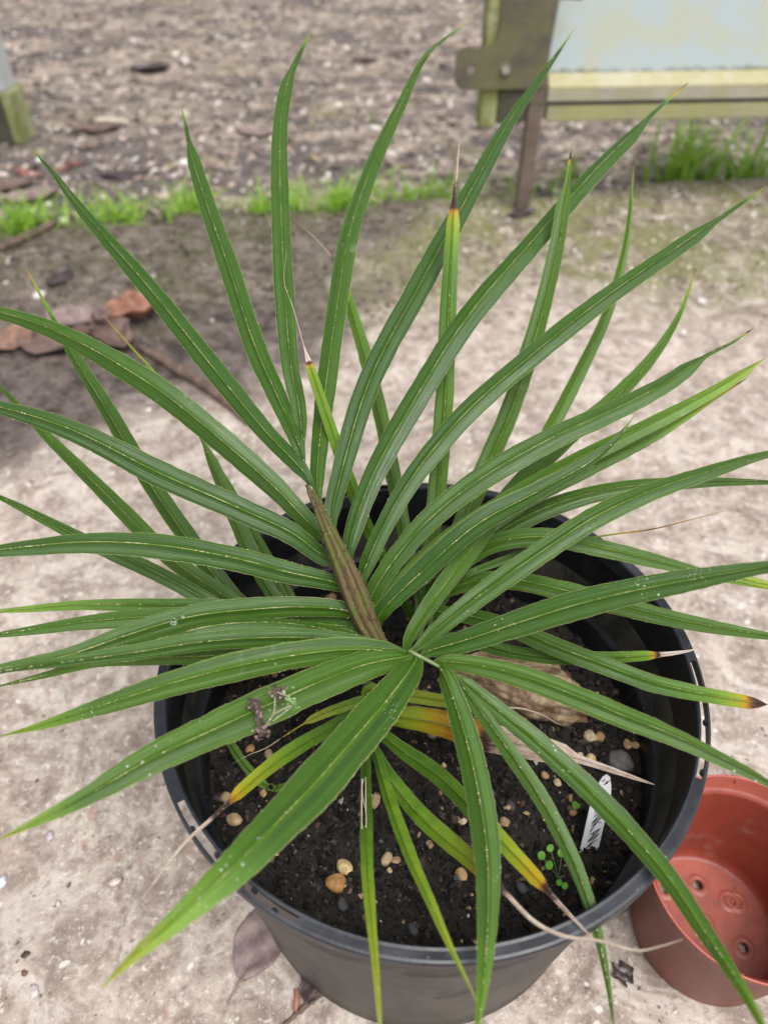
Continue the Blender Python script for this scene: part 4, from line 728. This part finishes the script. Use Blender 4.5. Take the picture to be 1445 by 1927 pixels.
# folded brown spear (a withered unopened leaf)
def spear():
    n = 50; C, L = catmull(SPEAR, n); T_ = np.gradient(C, axis=0); V, Fc, tone, uv = [], [], [], []
    us = np.linspace(-1, 1, 15); r2 = np.random.default_rng(3)
    for i in range(n):
        t = i/(n-1); T = Vector(T_[i]).normalized(); N0 = Vector((0, -.6, .8)); nn = (N0-T*N0.dot(T)).normalized(); sd_ = T.cross(nn)
        hw = .0094*(.60+.40*math.sin(min(1, t/.34)*math.pi/2))*(1-.80*max(0, (t-.34)/.66)**1.25)
        if t > .97: hw *= .6
        for u in us:
            z = abs(math.sin(u*math.pi*1.5+math.pi/2))*.72*hw-.55*u*u*hw
            V.append(Vector(C[i])+sd_*(u*hw*(1+(r2.uniform(-.05, .06) if abs(u) > .99 else 0)))+nn*z)
            tone.append((.25 < abs(u) < .8)*(.9 if .25 < t < .9 else .4)); uv.append(((u+1)/2, t*L))
    m_ = len(us)
    for i in range(n-1):
        for k in range(m_-1): Fc.append((i*m_+k, i*m_+k+1, (i+1)*m_+k+1, (i+1)*m_+k))
    mi = [0]*len(Fc); nb = len(V)
    for q in range(800):
        i = int(r2.uniform(0, n-1)); k = int(r2.choice([0, 0, 4, 5, 9, 10, 14, 14])); p = V[i*m_+k]; s_ = r2.uniform(.00012, .00034); d = Vector(r2.normal(0, 1, 3)).normalized(); e = d.cross(Vector((.2, -.6, .8))).normalized(); b = len(V)
        V.extend([p-e*s_*.4, p+e*s_*.4, p+d*s_*r2.uniform(1.5, 6)]); Fc.append((b, b+1, b+2)); mi.append(1)
    ob = mesh_obj('spear_leaf', [inv @ v for v in V], Fc, [MAT['spear'], MAT['scurf']], palm, True, mi); ob['label'] = 'withered brown folded spear leaf'
    me = ob.data; at_ = me.attributes.new('tone', 'FLOAT', 'POINT'); at_.data.foreach_set('value', tone+[0.0]*(len(V)-nb))
    ul = me.uv_layers.new(name='UVMap'); uv += [(0, 0)]*(len(V)-nb)
    for l in me.loops: ul.data[l.index].uv = uv[l.vertex_index]
spear()

# ------------------------------------------------------------------ plant label with handwriting
B0, B1 = Vector((.1555, .2275, .206)), Vector((.1625, .2590, .274))
axisv = (B1-B0); LL = axisv.length; az = axisv.normalized(); fx = Vector((1, .12, 0)); fx = (fx-az*fx.dot(az)).normalized(); fn = fx.cross(az)
def label_pt(x, z, d=0): return B0+fx*x+az*z+fn*d
HWL = .0072
outl = [(-HWL, -.02), (-HWL, LL*.70), (-HWL*.86, LL*.80), (-HWL*.6, LL*.91), (-HWL*.38, LL*.97), (0, LL), (HWL*.38, LL*.97), (HWL*.7, LL*.88), (HWL*.94, LL*.78), (HWL, LL*.70), (HWL, -.02)]
V = [label_pt(x, z, .0004+.0009*(1-(x/HWL)**2)) for x, z in outl]+[label_pt(x, z, -.0004+.0009*(1-(x/HWL)**2)) for x, z in outl]; n = len(outl)
pl = mesh_obj('plant_label', V, [tuple(range(n))[::-1], tuple(range(n, 2*n))]+[(i, (i+1) % n, n+(i+1) % n, n+i) for i in range(n)], MAT['label'], None, False)
tag(pl, 'white plastic plant label with black handwriting stuck in the soil', 'plant label')
def strokes(name, segs, w, parent):
    V, Fc = [], []
    for (x0, z0), (x1, z1) in segs:
        a, b_ = Vector((x0, z0)), Vector((x1, z1)); d = (b_-a).normalized(); e = Vector((-d.y, d.x))
        for f, ww in ((0, .5), (.15, 1), (.85, 1), (1, .4)):
            p = a.lerp(b_, f)
            for s_ in (-1, 1): q = p+e*s_*w*.5*ww; V.append(label_pt(q.x, q.y, .0012+.0009*(1-min(1, (q.x/HWL)**2))))
        k = len(V)-8
        for i in range(3): Fc.append((k+2*i, k+2*i+1, k+2*i+3, k+2*i+2))
    return mesh_obj(name, V, Fc, MAT['ink'], parent, False)
# letters run down the label: N, N, I, K, A, N
def glyph(cz, h, kind):
    W, x0, x1 = h, -.0034, .0042
    p = lambda x, z: (x0+(x1-x0)*x, cz-W*z+W*.85*x)
    return {'N': [(p(0, 0), p(1, 0)), (p(1, 0), p(0, .55)), (p(0, .55), p(1, .55))], 'I': [(p(0, 0), p(1, 0))], 'M': [(p(0, 0), p(1, 0)), (p(1, 0), p(.35, .3)), (p(.35, .3), p(1, .6)), (p(1, .6), p(0, .6))],
            'K': [(p(0, 0), p(1, 0)), (p(.5, .02), p(1, .55)), (p(.5, .02), p(0, .55))], 'A': [(p(0, 0), p(1, .28)), (p(1, .28), p(0, .6)), (p(.4, .1), p(.4, .5))]}[kind]
segs = []
for cz, kd in ((.0500, 'N'), (.0410, 'I'), (.0372, 'N'), (.0290, 'K'), (.0210, 'A'), (.0140, 'N')): segs += glyph(cz, .0105, kd)
strokes('handwriting', segs, .00065, pl)
strokes('handwriting', [((-.001, LL*.885), (.0030, LL*.945)), ((.0, LL*.93), (.0015, LL*.90)), ((-.0028, LL*.92), (-.0012, LL*.955))], .0007, pl)

# ------------------------------------------------------------------ seedling, debris clump, drops
def disc_leaf(c_, r, nrm, k=10, cup=.15):
    c_ = Vector(c_); nrm = Vector(nrm).normalized(); a = nrm.orthogonal().normalized(); b = nrm.cross(a)
    V = [c_-nrm*r*cup]+[c_+nrm*r*.10*math.sin(12.57*i/k)+(a*math.cos(6.283*i/k)+b*math.sin(6.283*i/k)*.85)*r for i in range(k)]
    return V, [(0, 1+i, 1+(i+1) % k) for i in range(k)]
SD = Vector((.127, .207, soil_z(.127, .207)))
sdl = tag(empty('seedling', SD), 'tiny bright green seedling with round leaflets beside the plant label', 'seedling')
for dx, dy, dz, r in ((-.011, .012, .016, .0034), (-.004, .017, .017, .003), (.004, .014, .016, .0034), (-.006, .006, .014, .0034), (.0005, -.004, .008, .0026), (.0045, -.006, .007, .0027)):
    v, f = disc_leaf((dx, dy, dz), r, (random.uniform(-.3, .3), -.3+random.uniform(-.2, .2), 1)); lf = mesh_obj('leaf', v, f, MAT['seed'], sdl)
    v, f = tube([(.002, .002, -.002), (dx*.5+.001, dy*.5, dz*.6), (dx, dy, dz-.0008)], [.0004, .0003], 5, 6); mesh_obj('stem', v, f, MAT['petiole'], sdl)
for i, (x, y) in enumerate(((.150, .262), (.204, .345))):
    z = soil_z(x, y); sp = tag(empty('seedling', (x, y, z)), ['minute green sprout on soil behind the plant label', 'minute green sprout against the right pot wall by the tan stone', 'minute green sprout under the left leaflets', 'minute green sprout on soil near the front'][i], 'seedling')
    for k in range(3):
        v, f = disc_leaf((random.uniform(-.004, .004), random.uniform(-.004, .004), .004), .0024, (random.uniform(-.3, .3), -.3, 1)); mesh_obj('leaf', v, f, MAT['seed'], sp)
cl = CLUMP[0]
clump = tag(empty('debris_clump', cl), 'clump of brown root crumbs and moss caught on a left leaflet', 'debris')
def crumbs_at(name, spots, cols, w, n, s0, mat, parent):
    cen = []; 
    for (c_, rad) in spots: cen += [np.array(c_)+rng.normal(0, 1, 3)*np.array(rad) for _ in range(n)]
    cen = np.array(cen); k = len(cen); s_ = s0*rng.uniform(.5, 1.5, k); return scatter(name, cen, np.stack([s_*1.4, s_, s_*.8], 1), palette(k, cols, w), mat, 'ico', .3, parent=parent)
rel = [Vector(p)-Vector(cl) for p in CLUMP]
o = crumbs_at('root_crumbs', [(rel[1], (.0035, .0020, .0015)), (rel[2], (.0016, .0020, .0015)), (rel[3], (.0010, .0028, .0022)), (rel[4], (.0018, .0030, .0028))], [(.15, .10, .09), (.08, .055, .05), (.28, .20, .18), (.5, .45, .42)], [4, 3, 2, .5], 55, .0008, MAT['crumbs'], clump); o['kind'] = 'stuff'
for pth in ((1, 5, 4), (1, 6, 7), (5, 7, 4)):
    v, f = tube([rel[i]+Vector((0, 0, .001)) for i in pth], [.00022, .00018], 5, 14); mesh_obj('root_fibre', v, f, MAT['litter_pale'], clump)
o = crumbs_at('moss_bits', [(rel[7], (.0022, .0020, .001)), (rel[6], (.0016, .0012, .001))], [(.20, .38, .08), (.34, .50, .25)], [1, 1], 16, .0006, MAT['crumbs'], clump); o['kind'] = 'stuff'
for i, (p, r) in enumerate(DROPS):
    bm = bmesh.new(); bmesh.ops.create_uvsphere(bm, u_segments=24, v_segments=16, radius=r)
    for v in bm.verts: v.co.z *= .32
    o = bm_obj('water_drop', bm, MAT['water'], None, True); o.location = p; o.rotation_euler = (R(28), 0, 0)
    tag(o, ['round water drop resting on a broad left leaflet', 'tiny water drop beside the larger drop on the left leaflet'][i], 'water drop')

# ------------------------------------------------------------------ red pot
RC = (.307, .240); RH = .14
rp = tag(empty('plant_pot', (RC[0], RC[1], slab_z(*RC)+.001)), 'empty terracotta red plastic pot with drainage holes beside black pot', 'pot')
mesh_obj('outer_wall', *lathe([(.060, 0), (.0655, .001), (.0675, .005), (.0785, .121), (.0790, .1215), (.0822, .1225), (.0850, RH-.002), (.0853, RH)], 96), MAT['redout'], rp)
mesh_obj('inner_wall', *lathe([(.0795, RH-.0145), (.0760, RH-.0165), (.0752, RH-.019), (.0668, .020), (.0640, .0085), (.0600, .008)], 96), MAT['red'], rp)
rimr = mesh_obj('rim', *lathe([(.0853, RH), (.0850, RH+.0012), (.0836, RH+.0012), (.0832, RH), (.0806, RH-.012), (.0795, RH-.0145)], 96), MAT['redrim'], rp)
for a in range(0, 360, 24):
    b = box_bm(-.0012, .0012, -.0006, .0006, -.010, 0, .0003); bmesh.ops.transform(b, matrix=Matrix.Rotation(R(a+7), 4, 'Z') @ Matrix.Translation((.0825, 0, RH-.001)), verts=b.verts); bm_obj('rim_rib', b, MAT['redrim'], rimr)
holes = [((x-RC[0]), (y-RC[1])) for x, y, z in TREDHOLES[:4]]+[(.0, .0), (.038, .02), (.005, -.045)]
holes = [(x, y) for x, y in holes if math.hypot(x, y) < .054]
def red_floor():
    bm = bmesh.new(); ed = []
    def ring(cx_, cy_, r, k):
        vs_ = [bm.verts.new((cx_+r*math.cos(6.2832*i/k), cy_+r*math.sin(6.2832*i/k), .008)) for i in range(k)]
        for i in range(k): ed.append(bm.edges.new((vs_[i], vs_[(i+1) % k])))
    ring(0, 0, .0605, 72)
    for x, y in holes: ring(x, y, .0046, 18)
    bmesh.ops.triangle_fill(bm, edges=ed, use_beauty=True)
    for f in bm.faces:
        if f.normal.z < 0: f.normal_flip()
    ext = bmesh.ops.extrude_face_region(bm, geom=bm.faces[:]); 
    for v in [g for g in ext['geom'] if isinstance(g, bmesh.types.BMVert)]: v.co.z = .0055
    return bm
fl = bm_obj('floor', red_floor(), MAT['redfloor'], rp)
for x, y in holes: mesh_obj('hole_boss', *lathe([(.0048, .0079), (.0052, .0092), (.0078, .0094), (.0110, .0081)], 28, 0, (x, y)), MAT['redfloor'], rp)

# ------------------------------------------------------------------ panelled frame (back right)
pf = tag(empty('panelled_frame', (.385, 1.965, 0), R(3.5)), 'pale algae stained panel in weathered frame on steel stake', 'panel')
def part(name, b, mat, parent=pf, sm=False): return bm_obj(name, b, MAT[mat], parent, sm)
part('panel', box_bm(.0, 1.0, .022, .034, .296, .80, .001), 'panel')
bm = bmesh.new(); pv = [(0, -.006, .285), (0, -.006, .290), (0, .022, .313), (0, .022, .285)]
v0 = [bm.verts.new((.004, y, z)) for _, y, z in pv]; v1 = [bm.verts.new((1.0, y, z)) for _, y, z in pv]; bm.faces.new(v0[::-1]); bm.faces.new(v1)
for i in range(4): bm.faces.new((v0[i], v0[(i+1) % 4], v1[(i+1) % 4], v1[i]))
part('sloping_bead', bm, 'rail_yellow')
part('bottom_rail', box_bm(.002, 1.0, -.008, .030, .259, .2845, .002), 'rail_grey')
part('shadow_gap_strip', box_bm(.003, 1.0, -.001, .028, .249, .2588, .001), 'groove')
part('lower_board', box_bm(.006, 1.0, -.006, .030, .214, .2488, .003), 'rail_low')
part('top_rail', box_bm(.002, 1.0, -.008, .036, .8005, .84, .002), 'rail_grey')
part('end_post', box_bm(1.001, 1.05, -.006, .040, -.03, .84, .003), 'rail_grey')
def plate_bm():
    def arc(cx_, cz_, r, a0, a1, k=7): return [(cx_+r*math.cos(R(a0+(a1-a0)*i/(k-1))), cz_+r*math.sin(R(a0+(a1-a0)*i/(k-1)))) for i in range(k)]
    P = arc(-.200, .315, .024, 180, 270)+arc(-.030, .310, .018, 270, 350)+[(.004, .60), (-.131, .60)]+arc(-.157, .402, .026, 0, -90)+arc(-.205, .357, .019, 90, 180)
    bm = bmesh.new(); ed = []
    def loop(pts):
        v = [bm.verts.new((x, 0, z)) for x, z in pts]
        for i in range(len(v)): ed.append(bm.edges.new((v[i], v[(i+1) % len(v)])))
    loop(P); loop(arc(-.186, .331, .0095, 0, 345, 16)); bmesh.ops.triangle_fill(bm, edges=ed, use_beauty=True)
    bmesh.ops.recalc_face_normals(bm, faces=bm.faces[:])
    e = bmesh.ops.extrude_face_region(bm, geom=bm.faces[:])
    for v in [g for g in e['geom'] if isinstance(g, bmesh.types.BMVert)]: v.co.y -= .006
    bmesh.ops.recalc_face_normals(bm, faces=bm.faces[:])
    for v in bm.verts: v.co.y -= .013
    return bm
plate = part('corner_bracket', plate_bm(), 'plate')
def bolt(x, z, y, r, parent):
    b = bmesh.new(); bmesh.ops.create_cone(b, cap_ends=True, segments=6, radius1=r, radius2=r, depth=.008); bmesh.ops.bevel(b, geom=b.edges[:], offset=.0012, segments=2, affect='EDGES')
    bmesh.ops.rotate(b, matrix=Matrix.Rotation(R(90), 3, 'X'), verts=b.verts); bmesh.ops.translate(b, vec=(x, y, z), verts=b.verts); bo = bm_obj('bolt', b, MAT['bolt'], parent)
    mesh_obj('washer', [(p[0]+x, -p[2]+y+.003, p[1]+z) for p in lathe([(r*.8, .001), (r*1.6, .001), (r*1.7, 0), (r*1.7, -.002)], 20)[0]], lathe([(r*.8, 0), (r*1.6, 0), (r*1.7, 0), (r*1.7, 0)], 20)[1], MAT['plate'], parent)
bolt(-.108, .331, -.023, .0095, plate)
part('corner_block', box_bm(-.158, -.117, -.0115, .05, .206, .60, .004), 'block')
part('corner_block', box_bm(-.1165, -.048, -.010, .05, .212, .59, .004), 'blockdark')
part('stake', box_bm(-.042, -.006, -.012, .018, -.05, .60, .003), 'rust')
part('stake_collar', box_bm(-.044, .0015, -.0125, .022, .256, .262, .001), 'plate')
v, f = tube([(-.002, -.010, .466), (.02, -.018, .468), (.045, -.022, .466)], [.003, .003], 8, 8); mesh_obj('pin', v, f, MAT['rust'], pf)

# post at the back left
lp = tag(empty('corner_post', (-1.23, 2.60, -.03), R(-4)), 'pale metal post on a mossy wooden block at the left edge', 'post')
part('foot_block', box_bm(-.10, .075, -.045, .06, 0, .155, .006), 'block', lp)
part('moss_face', box_bm(-.10, .048, -.0485, -.0455, .002, .146, .001), 'blockdark', lp)
part('metal_post', box_bm(-.09, .062, -.040, .05, .1555, .95, .003), 'alu', lp)
part('metal_flange', box_bm(-.085, .03, -.0465, -.0405, .156, .95, .002), 'rail_grey', lp)

# ------------------------------------------------------------------ leaves, sticks and stones lying about
def dead_leaf(loc, L, W, rz_, mat, label, group=None, seed=0, curl=.35, lobes=0, stalk=True, bend=.3):
    r2 = np.random.default_rng(seed); n, m_ = 18, 8; V, Fc = [], []
    for i in range(n+1):
        t = i/n; w = W*.5*(math.sin(math.pi*min(1, t*.96+.03))**.75)*(1+lobes*.5*math.sin(t*math.pi*5+seed))
        for k in range(-m_, m_+1):
            u = k/m_; x = (t-.5)*L; y = u*w*(1+r2.uniform(-.04, .04)*(abs(k) == m_))
            z = curl*W*.5*(u*u)*(.5+.5*math.sin(t*3+seed))+bend*L*.25*(t-.5)**2*4*.5+.03*W*math.sin(t*14+u*5+seed)-.02*W*(abs(u) < .05)
            V.append((x, y, z))
    q = 2*m_+1
    for i in range(n):
        for k in range(q-1): Fc.append((i*q+k, i*q+k+1, (i+1)*q+k+1, (i+1)*q+k))
    z0 = min(v[2] for v in V); V = [(a, b, c_-z0+.001) for a, b, c_ in V]
    if stalk:
        tv, tf = tube([(-L*.48, 0, V[m_][2]+.0005), (-L*.6, .01*L, V[m_][2]*.6+.001), (-L*.78, .04*L, .0015)], [.0012, .0009], 6, 8)
        b = len(V); V += [tuple(p) for p in tv]; Fc += [tuple(b+i for i in f) for f in tf]
    o = mesh_obj('dead_leaf', V, Fc, MAT[mat]); o.location = loc; o.rotation_euler = (0, 0, R(rz_))
    sm = o.modifiers.new('thickness', 'SOLIDIFY'); sm.thickness = .0006
    return tag(o, label, 'dead leaf', group)
FG = 'fallen leaves on the rough ground'
specs = [(.16, .07, 5, 'litter_dark', 'dark curled leaf alone high on the bare rough ground', .8), (.17, .10, 10, 'litter_brown', 'greyish brown flat leaf beside the white stick', .2), (.11, .04, -20, 'litter_red', 'salmon red leaf near the left edge of the rough ground', .5),
         (.17, .07, 12, 'litter_dark', 'long dark leaf just behind the left grass strip', .5), (.07, .03, -30, 'litter_red', 'small salmon leaf close to the left grass strip', .4), (.06, .03, 10, 'litter_orange', 'small orange leaf in front of the salmon one', .4),
         (.15, .09, 20, 'litter_purple', 'purple grey leaf at the left end of the grass', .3), (.13, .08, 70, 'litter_brown', 'brown leaf half buried beside the purple grey one', .3), (.13, .08, 40, 'litter_dark', 'blackish leaf lying near the slab edge at left', .3),
         (.09, .04, 40, 'litter_brown', 'small brown leaf right of the wooden block', .3), (.09, .05, 80, 'litter_dark', 'dark leaf scrap on the earthy slab', .2), (.08, .04, 20, 'litter_dark', 'dark leaf scrap on the mossy slab behind the palm', .3),
         (.13, .02, 70, 'litter_brown', 'thin straw brown leaf standing by the grass strip', .1), (.1, .05, 5, 'litter_brown', 'brown leaf far back in the middle of the rough ground', .4), (.12, .07, 0, 'litter_purple', 'purple brown leaf behind the tall frond', .3)]
for i, (L, W, rz_, mt, lab, cu) in enumerate(specs):
    x, y, z = FAR_LEAVES[i]; onslab = y < edge_y(x); zz = slab_z(x, y) if onslab else ground_z(x, y)
    dead_leaf((x, y, zz), L, W, rz_, mt, lab, FG, i, cu, .2 if i % 3 else 0, True, .5)
nl = [(.13, .075, 60, 'litter_tan', 'pinkish brown dead leaf at the left edge of the slab', .7, .35), (.15, .085, 5, 'litter_brown', 'dull brown dead leaf under the orange curled one', .6, .3), (.16, .09, -15, 'litter_purple', 'mauve grey dead leaf lying under the left leaflets', .55, .2), (.13, .085, 35, 'litter_orange', 'orange curled dead leaf on the dark earth', .8, .45), (.12, .075, -50, 'litter_brown', 'brown curled leaf touching the stick end', .7, .3)]
for i, (L, W, rz_, mt, lab, cu, lo) in enumerate(nl):
    x, y, z = NEAR_LEAVES[i]; dead_leaf((x, y, slab_z(x, y)+.002+.006*(i in (3, 4))), L, W, rz_, mt, lab, 'dead leaves on the earthy slab', 60+i, cu, lo, True, .5)
v, f = tube([(p[0], p[1], slab_z(p[0], p[1])+.006) for p in STICK], [.008, .011, .010, .007], 9, 26)
v = [Vector(q)+Vector((random.uniform(-1, 1), random.uniform(-1, 1), random.uniform(-1, 1)))*.0011 for q in v]; tag(mesh_obj('stick', v, f, MAT['bark']), 'straight brown stick on the dark earth behind the pot', 'stick')
v, f = tube([(p[0], p[1], slab_z(p[0], p[1])+.008) for p in STICK2], [.010, .012, .008], 9, 20); tag(mesh_obj('stick', v, f, MAT['bark']), 'dark damp stick near the left slab edge', 'stick')
a = dead_leaf((PURPLE_LEAF[0][0], PURPLE_LEAF[0][1], slab_z(*PURPLE_LEAF[0][:2])), .075, .048, 68, 'litter_purple', 'faded purple dead leaf flat on concrete beside the pot', None, 90, .06, .05, True, .02)
pb = dead_leaf((PURPLE_BIT[0][0], PURPLE_BIT[0][1], slab_z(*PURPLE_BIT[0][:2])), .021, .019, 20, 'litter_dark', 'small dark leaf scrap between the two pots', None, 91, .8, .7, False, .6)
P = [(p[0], p[1], slab_z(p[0], p[1])+.003) for p in TWIG]
v, f = tube(P, [.0042, .0036, .0022, .0016], 7, 22); v = [Vector(q)+Vector((random.uniform(-1, 1), random.uniform(-1, 1), random.uniform(-1, 1)))*.0006 for q in v]; tag(mesh_obj('twig', v, f, MAT['bark']), 'dark twig lying against the base of the black pot', 'twig')
dead_leaf((P[1][0]-.006, P[1][1]+.012, .001), .042, .024, 80, 'litter_dark', 'black curled leaf scrap at the base of the black pot', None, 93, .7, .3, False, .5)
x, y, z = ORANGE_BIT[0]; v, f = tube([(x, y-.008, .004), (x+.001, y, .005), (x, y+.009, .004)], [.0022, .003, .0026], 7, 10); tag(mesh_obj('bark_chip', v, f, MAT['litter_orange']), 'orange bark chip beside the twig', 'bark chip')
ST = ['white stone on dark earth at far left', 'small white stone under the crossing left leaflets', 'small pale stone near the end of the stick', 'pale stone on the mossy slab at right', 'smaller pale stone in front of the mossy slab one']
for i, (x, y, z) in enumerate(WHITE_STONES):
    s_ = (.016, .007, .007, .012, .009)[i]; pebble('stone', (x, y, slab_z(x, y)+s_*.3), s_, s_*.8, s_*.5, (.6, .57, .55), MAT['whitestone'], ST[i], 'stone', None, 70+i)
GB = ['pinkish white chip flat on concrete at lower left', 'bluish white chip at the left edge of the concrete', 'lilac chip beside a dark pit on the concrete', 'pale chip on concrete near the pot rim', 'tan chip on the concrete below the long left leaflet', 'pinkish chip near the bottom left corner', 'brown husk on the bottom left concrete', 'dark husk on the bottom left concrete', 'small pale chip between the left chips']
GBC = [(.62, .52, .48), (.62, .62, .68), (.55, .46, .52), (.6, .55, .5), (.4, .33, .27), (.6, .52, .52), (.2, .11, .07), (.08, .055, .045), (.55, .5, .46)]
for i, (x, y, z) in enumerate(GROUND_BITS):
    s_ = (.0065, .0075, .006, .004, .0045, .006, .004, .004, .004)[i]; pebble('stone_chip', (x, y, slab_z(x, y)+s_*.15), s_*1.2, s_*.8, s_*.35, GBC[i], MAT['grit'], GB[i], 'stone chip', None, 80+i, 'ico', .3)
x, y, z = FAR_LEAVES[1]; v, f = tube([(x-.03, y+.10, ground_z(x, y+.1)+.01), (x+.03, y+.095, ground_z(x, y+.1)+.012), (x+.09, y+.075, ground_z(x, y+.1)+.01)], [.008, .008, .006], 8, 12)
tag(mesh_obj('stick', v, f, MAT['litter_pale']), 'short whitish stick on the rough ground', 'stick')

# ------------------------------------------------------------------ grass
def blades(name, roots, hmin, hmax, w, mat, spread=.5, kind=None):
    V, Fc = [], []
    for (x, y, z) in roots:
        h = random.uniform(hmin, hmax); a = random.uniform(0, 6.283); le = random.uniform(.15, 1)*spread; d = Vector((math.cos(a), math.sin(a), 0)); e = Vector((-d.y, d.x, 0))
        b = len(V); n = 5; ww = w*random.uniform(.6, 1.2)
        for i in range(n+1):
            t = i/n; p = Vector((x, y, z))+d*(h*le*t*t*1.1)+Vector((0, 0, h*(t-.35*le*t*t*t))); q = ww*(1-t**1.6)*.5+.0002
            V.extend([p-e*q, p+e*q+Vector((0, 0, q*.3))])
        for i in range(n): Fc.append((b+2*i, b+2*i+1, b+2*i+3, b+2*i+2))
    return mesh_obj(name, V, Fc, mat)
roots = []
def strip(x0, x1, n, sig=.035, off=.02):
    for _ in range(n):
        c_ = random.uniform(x0, x1)
        if random.random() > max(.12, min(1, .48+1.1*hsh(c_*2.3, 1.0)+.5*math.sin(c_*33))): continue
        y = edge_y(c_)+off+random.gauss(0, sig); roots.append((c_, y, ground_z(c_, y)-.004))
strip(-.98, -.44, 1000, .045); strip(-.40, .18, 1000, .04); strip(-.50, -.36, 20); strip(.18, .55, 60)
tag(blades('grass', roots, .03, .13, .0082, MAT['grass'], 1.25), 'bright green grass growing along the slab edge', None, None, 'stuff')
tl = ['lush grass tuft with long arching blades below the pale panel', 'grass tuft at the right edge below the pale panel', 'sparse grass between the two tufts below the panel', 'thin weedy grass tuft beside the steel stake', 'tiny grass tuft far behind the tall frond']
for i, (x, y, z) in enumerate(GRASSR):
    n, h0, h1, w, sp, rad = ((44, .14, .30, .013, 1.3, .045), (30, .12, .26, .012, 1.1, .04), (26, .06, .15, .008, 1.0, .03), (26, .05, .13, .004, .7, .015), (16, .02, .05, .005, .6, .008))[i]
    y = max(y, edge_y(x)+.03)
    o = blades('grass_tuft', [(random.gauss(0, rad), random.gauss(0, rad*.6), -.004) for _ in range(n)], h0, h1, w, MAT['grass'], sp); o.location = (x, y, ground_z(x, y)); tag(o, tl[i], 'grass')
